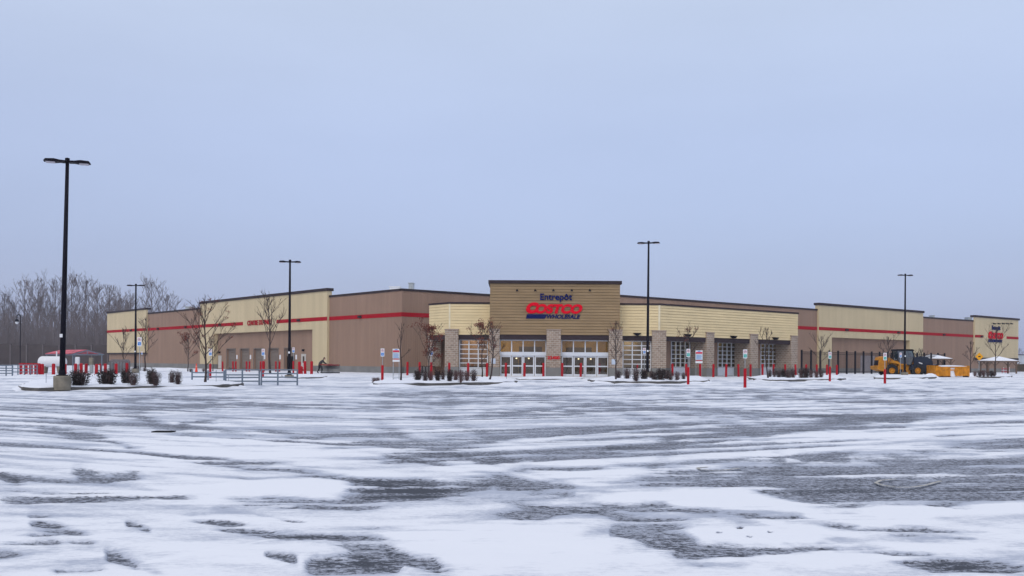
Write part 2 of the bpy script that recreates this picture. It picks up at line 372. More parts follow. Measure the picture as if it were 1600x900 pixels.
# curved wheel tracks, in pairs, crossing the whole lot
tw = np.maximum(.10, YY**2/(HC*F)*1.1); trk = np.zeros_like(XX)
for (cx_, cy_, R0, a_) in ((-30, 22, 34, .5), (-26, 40, 38.5, .45), (34, -8, 36, .5), (40, 30, 43, .45), (12, 60, 46, .5), (-8, 75, 66, .5), (-60, -30, 72, .45), (25, -30, 45, .45), (5, 48, 41.5, .55), (60, 55, 75, .5), (-20, -6, 22, .4)):
    dd = np.hypot(XX-cx_, YY-cy_)
    for o_ in (-.8, .8):
        e_ = np.abs(dd-R0-o_); trk += a_*np.exp(-(e_/tw)**2)*np.clip(.2+1.6*(fbm(np.arctan2(YY-cy_, XX-cx_)*R0*.35+50, dd*.5+30, int(R0), 3)-.25), 0, 1.2)
        trk -= .30*np.exp(-((e_-2.2*tw)/(tw*.8))**2)*a_
bias += .05 - .36*trk*np.clip((90-YY)/60, 0, 1)
for (a_, b_) in ((1164, 606), (1075.2, 601), (597.4, 597), (1382.6, 599.6), (1296.6, 596), (411, 589), (328.5, 591)):
    g_ = G(a_, b_); bias += .75*np.exp(-(((XX-g_.x+.25)/.9)**2+((YY-g_.y+.2)/.9)**2))
sn = np.clip((bias+.02)/.30, 0, 1); sn = sn*sn*(3-2*sn)
ZZ = sn*(.008+.018*axis(XX, YY, -.35, 2.6, .8, 21, 5)) * np.clip(40/YY, 0, 1)
ZZ += .014*(fbm(XX*.12+5, YY*.12+5, 22, 2)-.5)*np.clip(40/YY, 0, 1)
nr, nc = XX.shape
co = np.stack([XX, YY, ZZ], -1).reshape(-1, 3).astype(np.float32)
ii = np.arange(nr*nc).reshape(nr, nc)
fc = np.stack([ii[:-1, :-1], ii[:-1, 1:], ii[1:, 1:], ii[1:, :-1]], -1).reshape(-1, 4)
me = bpy.data.meshes.new('parking_lot'); me.vertices.add(len(co)); me.vertices.foreach_set('co', co.ravel())
me.loops.add(fc.size); me.loops.foreach_set('vertex_index', fc.ravel().astype(np.int32))
me.polygons.add(len(fc)); me.polygons.foreach_set('loop_start', np.arange(0, fc.size, 4, dtype=np.int32)); me.polygons.foreach_set('loop_total', np.full(len(fc), 4, dtype=np.int32))
me.polygons.foreach_set('use_smooth', [True]*len(fc)); me.update(); me.validate()
at = me.attributes.new('snow_cover', 'FLOAT', 'POINT'); at.data.foreach_set('value', bias.ravel().astype(np.float32))
def lot_material(name, use_attr):
    m = bpy.data.materials.new(name); m.use_nodes = True; n = m.node_tree.nodes; L = m.node_tree.links; b = n['Principled BSDF']
    t = n.new('ShaderNodeTexCoord')
    def noise(scale, rot, sc, det=5, rough=.6):
        mp = n.new('ShaderNodeMapping'); mp.inputs['Rotation'].default_value = (0, 0, rot); mp.inputs['Scale'].default_value = sc
        L.new(t.outputs['Object'], mp.inputs[0]); k = n.new('ShaderNodeTexNoise'); k.inputs['Scale'].default_value = scale
        k.inputs['Detail'].default_value = det; k.inputs['Roughness'].default_value = rough; L.new(mp.outputs[0], k.inputs['Vector'])
        return mathn(n, L, 'SUBTRACT', k.outputs['Fac'], .5)
    if use_attr:
        a = n.new('ShaderNodeAttribute'); a.attribute_name = 'snow_cover'; A = a.outputs['Fac']
    else: A = .25
    n1 = noise(1.0, -.25, (.9, 3.0, 1), 7, .62)       # wind-combed feathering
    n2 = noise(6.0, -.15, (.6, 2.4, 1), 6, .72)
    n3 = noise(16.0, .1, (1.0, 1.4, 1), 5, .8)        # grain of the asphalt showing through
    n4 = noise(.55, .35, (.5, 1.8, 1), 5, .55)         # thin and thick snow
    s = mathn(n, L, 'ADD', A, mathn(n, L, 'MULTIPLY', n1, .62))
    s2 = mathn(n, L, 'ADD', s, mathn(n, L, 'MULTIPLY', n2, .50))
    s2 = mathn(n, L, 'ADD', s2, mathn(n, L, 'MULTIPLY', n3, .75))
    def ss(v, lo, hi):
        q_ = n.new('ShaderNodeMapRange'); q_.interpolation_type = 'SMOOTHSTEP'; q_.inputs['From Min'].default_value = lo; q_.inputs['From Max'].default_value = hi; L.new(v, q_.inputs['Value']); return q_
    r = ss(s2, -.11, .15)
    d = ss(mathn(n, L, 'ADD', mathn(n, L, 'MULTIPLY', n3, 1.3), mathn(n, L, 'ADD', mathn(n, L, 'MULTIPLY', n2, .55), mathn(n, L, 'MULTIPLY', A, .12))), -.15, .09)
    c1 = n.new('ShaderNodeMixRGB'); c1.inputs[1].default_value = (.040, .045, .060, 1); c1.inputs[2].default_value = (.36, .39, .47, 1); L.new(d.outputs[0], c1.inputs[0])
    v_ = mathn(n, L, 'ADD', mathn(n, L, 'ADD', s2, mathn(n, L, 'MULTIPLY', n4, 1.5)), mathn(n, L, 'MULTIPLY', n3, .25))
    tr = ss(v_, .0, .72)
    tone = n.new('ShaderNodeMixRGB'); tone.inputs[1].default_value = (.39, .43, .525, 1); tone.inputs[2].default_value = (.76, .785, .84, 1); L.new(tr.outputs[0], tone.inputs[0])
    c2 = n.new('ShaderNodeMixRGB'); L.new(r.outputs[0], c2.inputs[0]); L.new(c1.outputs[0], c2.inputs[1]); L.new(tone.outputs[0], c2.inputs[2])
    L.new(c2.outputs[0], b.inputs['Base Color'])
    b.inputs['Roughness'].default_value = .7; b.inputs['Specular IOR Level'].default_value = .2
    h = mathn(n, L, 'ADD', r.outputs[0], mathn(n, L, 'MULTIPLY', n2, .35)); h = mathn(n, L, 'ADD', h, mathn(n, L, 'MULTIPLY', n3, .12))
    bp = n.new('ShaderNodeBump'); bp.inputs['Strength'].default_value = .55; bp.inputs['Distance'].default_value = .02; L.new(h, bp.inputs['Height']); L.new(bp.outputs[0], b.inputs['Normal'])
    return m
me.materials.append(lot_material('snow_blown_asphalt', True))
tag(link('parking_lot', me), kind='structure')
g = MB(); g.face([(-7000, -2500, -.06), (7000, -2500, -.06), (7000, 7000, -.06), (-7000, 7000, -.06)])
tag(g.build('ground', lot_material('snow_blown_ground', False)), kind='structure')
# faded painted bay loops, as sheets lying on the asphalt
def paint(pts, wd):
    b = MB(); ps = [G(*p) for p in pts]
    for i in range(len(ps)-1):
        d = (ps[i+1]-ps[i]); d.z = 0; d.normalize(); nn = Vector((-d.y, d.x, 0))*wd/2
        z = Vector((0, 0, .02)); b.face([ps[i]-nn+z, ps[i+1]-nn+z, ps[i+1]+nn+z, ps[i]+nn+z])
    return b
M_line = mat('worn_yellow_paint', (.40, .395, .37), .8, vscale=20, var=.4)
for pts in ([(1470,754),(1445,761),(1425,764),(1400,764),(1380,761),(1368,757),(1376,753),(1400,751)], [(1155,734),(1130,737),(1108,737),(1092,735),(1090,733),(1106,732)]):
    tag(paint(pts, .04).build('painted_line', M_line), kind='structure')

# ---------------------------------------------------------------- the store
class Frame:
    def __init__(s, O, ang): s.O = Vector(O).to_2d(); s.a = ang; s.x = Vector((math.cos(ang), math.sin(ang))); s.M = Matrix.Translation((s.O.x, s.O.y, 0)) @ Matrix.Rotation(ang, 4, 'Z')
    def u(s, px, off=0, py=545):
        t = (px-CX)/F - ROLL*(CY-py)/F; o = s.O + Vector((math.sin(s.a), -math.cos(s.a)))*off
        return (t*o.y-o.x)/(s.x.x-t*s.x.y)
    def Y(s, px, off=0): return s.O.y - math.cos(s.a)*off + s.u(px, off)*s.x.y
    def z(s, px, py, off=0): return hgt(px, py, s.Y(px, off))
    def at(s, u, off=0): 
        o = s.O + s.x*u + Vector((math.sin(s.a), -math.cos(s.a)))*off; return o
A = Vector((-12.3, 108.0)); B = Vector((13.4, 116.2))
FL = Frame(A, math.atan2(-.7638, .6455)); FF = Frame(A, math.atan2(.6455, .7638)); FR = Frame(B, math.atan2(.6455, .7638))
FW = Frame((14.03, 92.5), math.atan2(.6455, .7638)); F0 = Frame((0, 92.5), 0.0)
HR, HCR, HB0, HB1, HW, HT = 9.45, 10.15, 6.33, 6.80, 7.0, 9.0
store = thing('warehouse_store', 'long tan and cream warehouse store with a red stripe, beyond the snowy lot', 'store', T(0, 100))
def openwall(x0, x1, z0, z1, y0, y1, ops):
    b = MB(); ops = sorted(ops); x = x0
    for (a, c, za, zb) in ops:
        if a > x: b.box(x, a, y0, y1, z0, z1)
        if za > z0: b.box(a, c, y0, y1, z0, za)
        if zb < z1: b.box(a, c, y0, y1, zb, z1)
        x = c
    if x < x1: b.box(x, x1, y0, y1, z0, z1)
    return b
# -- left wing (u negative to the left, ends at A = 0)
uE = FL.u(170.5); u1 = FL.u(231); u2 = FL.u(315.5); u3 = FL.u(514.3)
dz = lambda px: 3.0
doors = []
for (p0, p1) in ((354.5,368),(375.5,389),(396.8,411),(420,435),(444.8,460)):
    doors.append((FL.u(p0, -.35), FL.u(p1, -.35), .12, 2.95))
wo = FL.u(471.5, -.35); wc = FL.u(478.5, -.35)
b = openwall(uE, 0, .7, HR-.0, 0, .35, []) if False else MB()
b.box(uE, u2, 0, .3, .72, HR-.25); b.box(u3, 0, 0, .3, .72, HR-.25)
b.build('wall', M_brown, store, FL.M)
rec0, rec1 = FL.u(334, .3), FL.u(488, .3); rz = FL.z(410, 518, .3)
rw = openwall(u2, u3, .0, 9.2, .35, .7, [(d[0], d[1], 0, d[3]) for d in doors]); rw.build('wall', M_brown, store, FL.M)
cr = MB(); cr.box(u2, rec0, -.3, .34, .72, 10.0); cr.box(rec1, u3, -.3, .34, .72, 10.0); cr.box(rec0, rec1, -.3, .34, rz, 10.0)
cr.build('wall', M_cream, store, FL.M)
ce = MB(); zs = FL.z(200, 553, .3); ce.box(uE-.3, u1, -.3, -.002, zs+.2, 10.0); ce.box(uE-.3, uE, 0, .5, zs+.2, 10.0)
ce.build('wall', M_cream, store, FL.M)
tr = MB(); tr.box(uE-.34, u1+.04, -.36, -.302, zs-.05, zs+.22); tr.build('trim', M_cap, store, FL.M)
fd = MB(); fd.box(uE, u2-.02, -.03, .3, 0, .72); fd.box(u3+.02, .03, -.03, .3, 0, .72); fd.box(u2, rec0+.02, -.32, .3, 0, .72); fd.box(rec1-.02, u3, -.32, .3, 0, .72)
fd.build('foundation', M_found, store, FL.M)
cp = MB(); cp.box(u1, u2, -.08, .38, HR-.25, HR); cp.box(u3, -.02, -.08, .38, HR-.25, HR); cp.box(u2-.15, u3+.15, -.45, .5, 10.0, 10.35); cp.box(uE-.45, u1+.15, -.45, .5, 10.0, 10.3)
cp.build('parapet_cap', M_cap, store, FL.M)
sp = MB(); bz0, bz1 = HB0, HB1
g0, g1 = FL.u(379.5, .3), FL.u(432, .3)
sp.box(uE-.3, u1, -.335, -.303, bz0, bz1); sp.box(u1+.01, u2-.01, -.035, -.003, bz0, bz1); sp.box(u2, g0, -.335, -.303, bz0, bz1); sp.box(g1, u3, -.335, -.303, bz0, bz1); sp.box(u3+.01, .035, -.035, -.003, bz0, bz1)
sp.build('red_stripe', M_red, store, FL.M)
for i, d in enumerate(doors):
    o = MB(); zb = .12 if i < 4 else FL.z(452, 556.7, -.6)
    for k in range(int((d[3]-zb)/.5)+1):
        z0 = d[3]-.5*(k+1)+.02; o.box(d[0]+.0, d[1]-.0, .62, .68, max(z0, zb), d[3]-.5*k-.0)
    do = o.build('overhead_door', M_door, store, FL.M)
    fr = MB(); fr.box(d[0]-.12, d[0], .3, .346, .1, d[3]+.12); fr.box(d[1], d[1]+.12, .3, .346, .1, d[3]+.12); fr.box(d[0], d[1], .3, .346, d[3], d[3]+.12)
    fr.build('frame', M_door, do, FL.M)
    pl = MB(); pl.box(d[1]+.35, d[1]+.75, .32, .346, 1.5, 2.1); pl.build('notice_plate', M_white, store, FL.M)
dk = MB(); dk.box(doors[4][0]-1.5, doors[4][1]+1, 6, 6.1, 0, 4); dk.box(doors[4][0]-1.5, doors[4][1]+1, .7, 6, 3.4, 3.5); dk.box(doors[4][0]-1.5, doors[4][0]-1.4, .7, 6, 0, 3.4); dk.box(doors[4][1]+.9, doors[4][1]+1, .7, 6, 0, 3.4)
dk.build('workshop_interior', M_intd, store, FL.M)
for (p0, p1, py) in ((471.5, 478.5, 553), (341.5, 346.5, 555.5)):
    a0, a1 = FL.u(p0, -.35), FL.u(p1, -.35); zt = FL.z((p0+p1)/2, py, -.35)
    o = MB(); o.box(a0, a1, .28, .345, .1, zt); pd = o.build('door', M_doorw, store, FL.M)
    if p0 > 400:
        o = MB(); o.box(a0+.35*(a1-a0), a0+.72*(a1-a0), .262, .278, zt*.48, zt*.86); o.build('window', M_intd, pd, FL.M)
    o = MB(); o.box((a0+a1)/2-.15, (a0+a1)/2+.15, .1, .345, zt+.35, zt+.6); o.build('wall_lamp', M_black, store, FL.M)
for px in (206, 248, 291, 345, 468, 563.6):
    off = .3 if (px < 231 or 315 < px < 514) else 0
    o = MB(); u = FL.u(px, off, 505); o.box(u-.25, u+.25, -off-.32, -off-.04, 6.42, 6.7); o.build('wall_lamp', M_cap, store, FL.M)
# -- centre-left brown face from A, jog hidden behind the tower, right wing
Ljog = 16.1; nrm = Vector((-.6455, .7638))
b = MB(); b.box(.31, Ljog, 0, .3, .72, HR-.25); b.build('wall', M_brown, store, FF.M)
b = MB(); b.box(.02, Ljog, -.03, .3, 0, .72); b.build('foundation', M_found, store, FF.M)
b = MB(); b.box(-.08, Ljog, -.08, .38, HR-.25, HR); b.build('parapet_cap', M_cap, store, FF.M)
b = MB(); b.box(-.035, Ljog, -.035, -.003, HB0, HB1); b.build('red_stripe', M_red, store, FF.M)
J0 = FF.at(Ljog); tJ = (J0-B).dot(DR); J1 = B+DR*tJ
FJ = Frame(J0, math.atan2((J1-J0).y, (J1-J0).x)); lJ = (J1-J0).length
b = MB(); b.box(0, lJ, .0, .3, 0, HR-.25); b.build('wall', M_brown, store, FJ.M)
b = MB(); b.box(.4, lJ-.1, -.08, .38, HR-.25, HR); b.build('parapet_cap', M_cap, store, FJ.M)
r0, r1, r2, r3 = FR.u(1276.5), FR.u(1439.5), FR.u(1520.5), FR.u(1588.5)
q0, q1 = FR.u(1299.7, .3), FR.u(1421.5, .3); qz = FR.z(1360, 529.5, .3)
b = MB(); b.box(tJ, r0, 0, .3, .72, HR-.25); b.box(r1, r2, 0, .3, .72, HR-.25); b.box(r0, r1, .35, .65, 0, 9.2); b.box(r2+.01, r3, 0, .3, .72, 3.2); b.build('wall', M_brown, store, FR.M)
b = MB(); b.box(r0, q0, -.3, .34, .72, 10.0); b.box(q1, r1, -.3, .34, .72, 10.0); b.box(q0, q1, -.3, .34, qz, 10.0); b.build('wall', M_cream, store, FR.M)
zt = FR.z(1555, 561, .3)
b = MB(); b.box(r2, r3, -.3, -.002, zt+.2, 10.0); b.box(r3-.3, r3, 0, 12, zt+.2, 10.0); b.build('wall', M_cream, store, FR.M)
b = MB(); b.box(r2, r3+.04, -.37, -.303, zt-.2, zt+.22); b.build('trim', M_cap, store, FR.M)
b = MB(); b.box(tJ, r0-.02, -.03, .3, 0, .72); b.box(r1+.02, r3, -.03, .3, 0, .72); b.box(r0, q0, -.33, .3, 0, .72); b.box(q1, r1, -.33, .3, 0, .72); b.box(q0+.01, q1-.01, .3, .346, 0, .72)
b.build('foundation', M_found, store, FR.M)
b = MB(); b.box(tJ-.08, r0, -.08, .38, HR-.25, HR); b.box(r1, r2, -.08, .38, HR-.25, HR); b.box(r0-.15, r1+.15, -.45, .5, 10.0, 10.35); b.box(r2-.15, r3+.3, -.45, .5, 10.0, 10.35)
b.build('parapet_cap', M_cap, store, FR.M)
s0, s1 = FR.u(1536.4, .3), FR.u(1572.6, .3)
b = MB(); b.box(tJ, r0-.01, -.035, -.003, HB0, HB1); b.box(r0, r1, -.335, -.303, HB0, HB1); b.box(r1+.01, r2-.01, -.035, -.003, HB0, HB1); b.box(r2, s0, -.335, -.303, HB0, HB1); b.box(s1, r3, -.335, -.303, HB0, HB1)
b.build('red_stripe', M_red, store, FR.M)
gd0, gd1 = FR.u(1344, -.35), FR.u(1366, -.35)
b = MB(); b.box(gd0, gd1, .26, .345, .05, 2.7); b.build('door', mat('lilac_grey_door', (.30, .27, .28), .7), store, FR.M)
for px in (1322, 1403, 1474, 1533):
    off = .3 if not (1440 < px < 1520) else 0
    u = FR.u(px, off, 520); o = MB(); o.box(u-.3, u+.3, -off-.3, -off-.04, 6.42, 6.68); o.build('wall_lamp', M_cap, store, FR.M)
# roof sheet
roof = MB(); pe = FL.at(uE); pr = FR.at(r3)
back = nrm*26
P_ = [Vector((pe.x, pe.y)), A, J0, J1, pr, pr+Vector((-.6455, .7638))*45, Vector((pe.x, pe.y))+DR*75]
roof.face([(p.x, p.y, HR-.55) for p in P_]); roof.build('roof', M_roof, store)
bw = MB()
for i in (4, 5, 6):
    p, q_ = P_[i], P_[(i+1) % 7]; bw.face([(p.x, p.y, 0), (q_.x, q_.y, 0), (q_.x, q_.y, HR-.3), (p.x, p.y, HR-.3)])
bw.build('wall', M_brown, store)
# -- entrance block: lap siding upper walls on masonry piers
def siding(b, x0, x1, y, z0, z1, h=.26, out_=.09):
    n = max(1, round((z1-z0)/h)); h = (z1-z0)/n
    for i in range(n):
        za = z0+i*h; zb = za+h
        zg = za+.028
        b.face([(x0, y-out_, zg), (x1, y-out_, zg), (x1, y-out_*.45, zb), (x0, y-out_*.45, zb)])
        b.face([(x0, y, zg), (x1, y, zg), (x1, y-out_, zg), (x0, y-out_, zg)])
        b.face([(x0, y-out_*.45, za), (x1, y-out_*.45, za), (x1, y, za), (x0, y, za)][::-1])
    b.box(x0, x1, y+.002, y+.25, z0, z1)
ZF0 = 3.45; ZF1 = 3.9           # dark fascia
L0 = F0.u(702.3); Rr = 14.03
b = MB(); siding(b, L0, F0.u(765), 0, ZF1, HW-.15); siding(b, F0.u(968), Rr, 0, ZF1, HW-.15); b.build('wall', M_sid_c, store, F0.M)
b = MB(); b.box(L0-.12, F0.u(765), -.12, .4, HW-.15, HW+.02); b.box(F0.u(968), Rr+.05, -.12, .4, HW-.15, HW+.02); b.build('parapet_cap', M_cap, store, F0.M)
b = MB(); b.box(L0-.05, F0.u(765), -.06, .3, ZF0, ZF1); b.box(F0.u(968), Rr, -.06, .3, ZF0, ZF1); b.build('fascia', M_cap, store, F0.M)
b = MB(); b.box(L0-.07, L0+.07, -.09, .05, ZF1, HW-.15); b.box(Rr-.12, Rr+.06, -.09, .05, ZF1, HW-.15); b.build('corner_trim', mat('pale_corner_trim', (.66, .6, .44), .6), store, F0.M)
# left return
FLr = Frame((-8.1, 95.2), math.atan2(-2.7, 2.12)); lr = math.hypot(2.7, 2.12)
b = MB(); siding(b, 0, lr, 0, ZF1, HW-.15); b.build('wall', M_sid_c, store, FLr.M)
b = MB(); b.box(-.1, lr, -.1, .4, HW-.15, HW+.02); b.build('parapet_cap', M_cap, store, FLr.M)
b = MB(); b.box(0, lr, -.05, .3, ZF0, ZF1); b.build('fascia', M_cap, store, FLr.M)
b = MB(); b.box(-.2, lr-.4, 1.6, 1.8, .0, HW-.3); b.box(-.3, 0, .3, 9, 0, HW-.3); b.build('wall', M_brown, store, FLr.M)
# right wing of entrance block
uW = FW.u(1245.7)
b = MB(); siding(b, 0, uW, 0, ZF1, HW-.15); b.build('wall', M_sid_c, store, FW.M)
b = MB(); b.box(uW-.2, uW, .26, 18.4, 0, HW-.15); b.build('wall', M_sid_c, store, FW.M)
b = MB(); b.box(.02, uW+.1, -.12, .4, HW-.15, HW+.02); b.build('parapet_cap', M_cap, store, FW.M)
b = MB(); b.box(.02, uW, -.06, .3, ZF0, ZF1); b.build('fascia', M_cap, store, FW.M)
# block roof
rf = MB(); q3 = FW.at(uW); pts = [(-8.1, 95.2), (L0, 92.6), (14.03, 92.6), (q3.x, q3.y), (q3.x-.6455*18.4, q3.y+.7638*18.4), (8, 112), (-4, 112)]
rf.face([(x, y, HW-.4) for x, y in pts]); rf.build('roof', M_roof, store)
# tower
t0, t1 = -34.8/F*91, 168.3/F*91; t0 = (765-800)/F*91; t1 = (968-800)/F*91
FT = Frame((0, 91.0), 0.0)
b = MB(); siding(b, t0, t1, 0, ZF1, HT-.3, .26, .09); b.build('wall', M_sid_t, store, FT.M)
b = MB(); 
for x in (t0, t1-.25): b.box(x, x+.25, .25, 5, ZF1, HT-.3)
b.box(t0, t1, 5, 5.2, ZF1, HT-.3); b.build('wall', M_sid_t, store, FT.M)
b = MB(); b.box(t0-.16, t1+.16, -.2, 5.4, HT-.3, HT+.0); b.build('parapet_cap', M_cap, store, FT.M)
b = MB(); b.box(t0, t1, -.02, .6, ZF0, ZF1); b.build('fascia', M_cap, store, FT.M)
# piers
def pier(fr, p0, p1, y0, y1, zt=4.45, off=0):
    a0, a1 = fr.u(p0, off), fr.u(p1, off)
    Mx = fr.M @ Matrix.Translation((a0, 0, 0)); wd = a1-a0
    b = MB(); b.box(0, wd, y0, y1, .85, zt-.12); o = b.build('pier', M_brick, store, Mx)
    b = MB(); b.box(-.03, wd+.03, y0-.03, y1+.03, 0, .85); b.build('pier_base', M_found, o, Mx)
    b = MB(); b.box(-.04, wd+.04, y0-.04, y1+.04, zt-.12, zt); b.build('pier_cap', mat('pier_cap', (.30, .24, .20), .8), o, Mx)
    return o
pier(F0, 695, 716, -.28, .9, off=.28)
pier(FT, 764, 780.5, -.14, 1.6, off=.14); pmid = pier(FT, 854, 876.3, -.14, 1.6, off=.14); pier(FT, 951.5, 972.5, -.14, 1.6, off=.14)
pier(F0, 1019, 1041, -.28, 1.6, off=.28)
for p0, p1 in ((1104.3, 1116), (1172.8, 1184.5), (1236.5, 1246.5)): pier(FW, p0, p1, -.2, 1.85, off=.2)
b = MB(); b.box(-.3, .5, 0, 1.0, .85, 4.3); b.build('pier', M_brick, store, FLr.M)
# recessed wall behind right-wing piers, with glazing
def glazing(fr, p0, p1, z0, z1, cols, rows, yo, off, mull=.09, sill=0):
    a0, a1 = fr.u(p0, off), fr.u(p1, off)
    b = MB(); b.box(a0+.02, a1-.02, yo+.06, yo+.075, z0, z1); o = b.build('window', M_glass, store, fr.M)
    b = MB()
    cw = (a1-a0)/cols
    for i in range(cols+1):
        x = a0+cw*i; b.box(x-mull/2, x+mull/2, yo-.02, yo+.12, z0-.02, z1)
    for j in range(rows+1):
        z = z0+(z1-z0)*j/rows
        for i in range(cols): b.box(a0+cw*i+mull/2+.001, a0+cw*(i+1)-mull/2-.001, yo-.015, yo+.11, z-mull/2*.8, z+mull/2*.8)
    b.build('frame', M_alu, o, fr.M)
    if sill: 
        b = MB(); b.box(a0-mull/2, a1+mull/2, yo-.01, yo+.1, .05, z0-.06); b.build('sill_panel', M_alu, o, fr.M)
    return a0, a1
YR = 1.9
ops = []
for (p0, p1, sill) in ((1049, 1078, 1), (1122, 1150, 1), (1189, 1214, 1)):
    a0, a1 = glazing(FW, p0, p1, .95, 3.5, 4, 6, YR, -YR, .075, sill); ops.append((a0, a1, 0, 3.5))
    b = MB(); b.box(a1+.25, a1+.5, YR-.35, YR, 0, ZF1); b.build('pilaster', M_cream, store, FW.M)
    b = MB(); b.box(a1+.9, a1+1.15, YR-.12, YR-.01, 1.2, 1.75); b.build('junction_box', M_alu_d, store, FW.M)
openwall(.6, uW-.2, 0.85, ZF1+1, YR+.05, YR+.25, [(a, c, .85, d) for a, c, _, d in ops]).build('wall', M_brown, store, FW.M)
openwall(.6, uW-.2, 0, .85, YR+.02, YR+.25, [(a, c, 0, .85) for a, c, _, d in ops]).build('foundation', M_found, store, FW.M)
b = MB(); b.box(.3, uW, .3, YR+.2, ZF0+.2, ZF0+.3); b.build('soffit', M_sid_t, store, FW.M)
glazing(F0, 718, 762, .78, 3.42, 3, 6, .35, -.35, .10, 1)
glazing(F0, 973.5, 1017, .78, 3.42, 3, 6, .35, -.35, .10, 1)
# entrance doors
def entrance(p0, p1):
    a0, a1 = FT.u(p0, -.6), FT.u(p1, -.6); cw = (a1-a0)/4; y = .6
    zh0, zh1, zt = 1.95, 2.3, 3.45
    b = MB(); b.box(a0, a1, y+.05, y+.07, zh1, zt); o = b.build('transom_window', M_glass, store, FT.M)
    b = MB()
    for i in range(5): b.box(a0+cw*i-.05, a0+cw*i+.05, y-.02, y+.12, zh1, zt)
    for i in range(4): b.box(a0+cw*i+.051, a0+cw*(i+1)-.051, y-.02, y+.12, zt-.1, zt)
    b.build('frame', M_alu, o, FT.M)
    b = MB(); b.box(a0-.08, a1+.08, y-.12, y+.2, zh0, zh1-.002); b.build('door_header', M_alu, store, FT.M)
    for i in range(4):
        x0, x1 = a0+cw*i, a0+cw*(i+1); dy = y if i in (0, 3) else y+.07
        b = MB(); b.box(x0+.02, x0+.13, dy-.03, dy+.03, .02, zh0-.005); b.box(x1-.13, x1-.02, dy-.03, dy+.03, .02, zh0-.005)
        for (za, zb) in ((.02, .24), (.92, 1.04), (zh0-.14, zh0-.005)): b.box(x0+.131, x1-.131, dy-.03, dy+.03, za, zb)
        o = b.build('sliding_door', M_alu, store, FT.M)
        b = MB(); b.box(x0+.13, x1-.13, dy-.008, dy+.004, .24, zh0-.14); b.build('pane', M_glass, o, FT.M)
entrance(781.5, 853.2); entrance(877.5, 951.2)
# interior seen through the glass
b = MB(); b.box(-5.5, 14, 9, 9.2, 0, 6); b.build('interior_wall', M_int, store, FT.M)
b = MB(); b.box(-5.5, 14, 1.8, 9, 4.5, 4.6); b.build('interior_ceiling', M_int, store, FT.M)
b = MB(); b.box(-5.5, 14, .7, 9, -.02, .012); b.build('interior_floor', M_conc, store, FT.M)
b = MB()
for x0, x1, zz in ((-5.2, -2.6, .9), (-2.5, .6, 1.95), (0.7, 3.0, 2.9), (3.1, 5.4, 2.0), (5.5, 8.0, 2.85), (8.1, 10.2, 1.9), (10.3, 12.8, .9)): b.box(x0, x1, 6.5, 8, 0.02, zz)
b.build('interior_shelving', M_intd, store, FT.M)
b = MB(); b.box(0, uW-.3, 5.5, 5.7, 0, 4.4); b.build('interior_wall', mat('dim_interior_wall', (.20, .17, .13), .8, vscale=.8, var=.4), store, FW.M)
for (x, y, e) in ((0.5, 96, 500), (7.5, 96, 500), (-3.2, 97, 260), (12.3, 96.5, 310), (22, 107, 160), (28, 112, 120)):
    ld = bpy.data.lights.new('interior_light', 'AREA'); ld.size = 3; ld.energy = e; ld.color = (1, .82, .55)
    lo = bpy.data.objects.new('interior_light', ld); COL.objects.link(lo); lo.location = (x, y, 4.4)
for px, pz in ((807, 1.72), (826.3, 1.72), (904, 1.70), (923.2, 1.70)):
    b = MB(); b.lathe([(0, -.08), (.07, -.05), (.095, 0), (.07, .05), (0, .08)], 12, (FT.u(px, -2.5), 2.5, pz-.02)); b.build('interior_lamp', M_lamp, store, FT.M, smooth=True)
for px in (808, 836.3, 864.5, 893.2, 921.3):
    b = MB(); u = FT.u(px, .3, 454); z = FT.z(px, 454, .3)
    b.tube([(u, 0, z+.12), (u, -.45, z+.12)], .03, 6); b.lathe([(0, .09), (.08, .06), (.13, -.08), (0, -.09)], 10, (u, -.5, z)); b.build('sign_lamp', M_black, store, FT.M)
for fr, px, off in ((F0, 995.5, .2), (FW, 1074, .2), (FW, 1145.6, .2), (FW, 1211, .2)):
    u = fr.u(px, off, 525); b = MB(); b.prism([(u-.38, ZF1+.28), (u+.38, ZF1+.28), (u+.2, ZF1+.12), (u+.08, ZF1+.02), (u-.08, ZF1+.02), (u-.2, ZF1+.12)], -.5, -.07); b.build('wall_lamp', M_black, store, fr.M)
for fr, px, pz in ((FT, 771, 1.42), (FT, 959, 1.42)):
    u = fr.u(px, .2, 565); b = MB(); b.box(u-.2, u+.2, -.18, -.145, pz-.25, pz+.25); b.build('notice_plate', mat('pale_blue_notice', (.45, .52, .62), .6), store, fr.M)
# rooftop plant
def runit(px, py0, py1, wpx, Y, m=M_galv, nm='rooftop_unit'):
    p = P(px, py0, Y); wd = wpx/F*Y; h = (py1-py0)/F*Y
    b = MB(); b.box(-wd/2, wd/2, -.8, .8, HR-.56, p.z-h*.0-.0); 
    b.box(-wd/2-.08, wd/2+.08, -.9, .9, p.z, p.z+.08)
    b.build(nm, m, store, T(p.x, Y))
runit(643, 443.5, 448, 7, 122); runit(618, 449.2, 450, 16, 119, M_white); runit(297, 480, 483, 10, 165, M_galv); runit(1513, 496.5, 501, 6, 195); runit(1456, 493.5, 496, 3, 190)
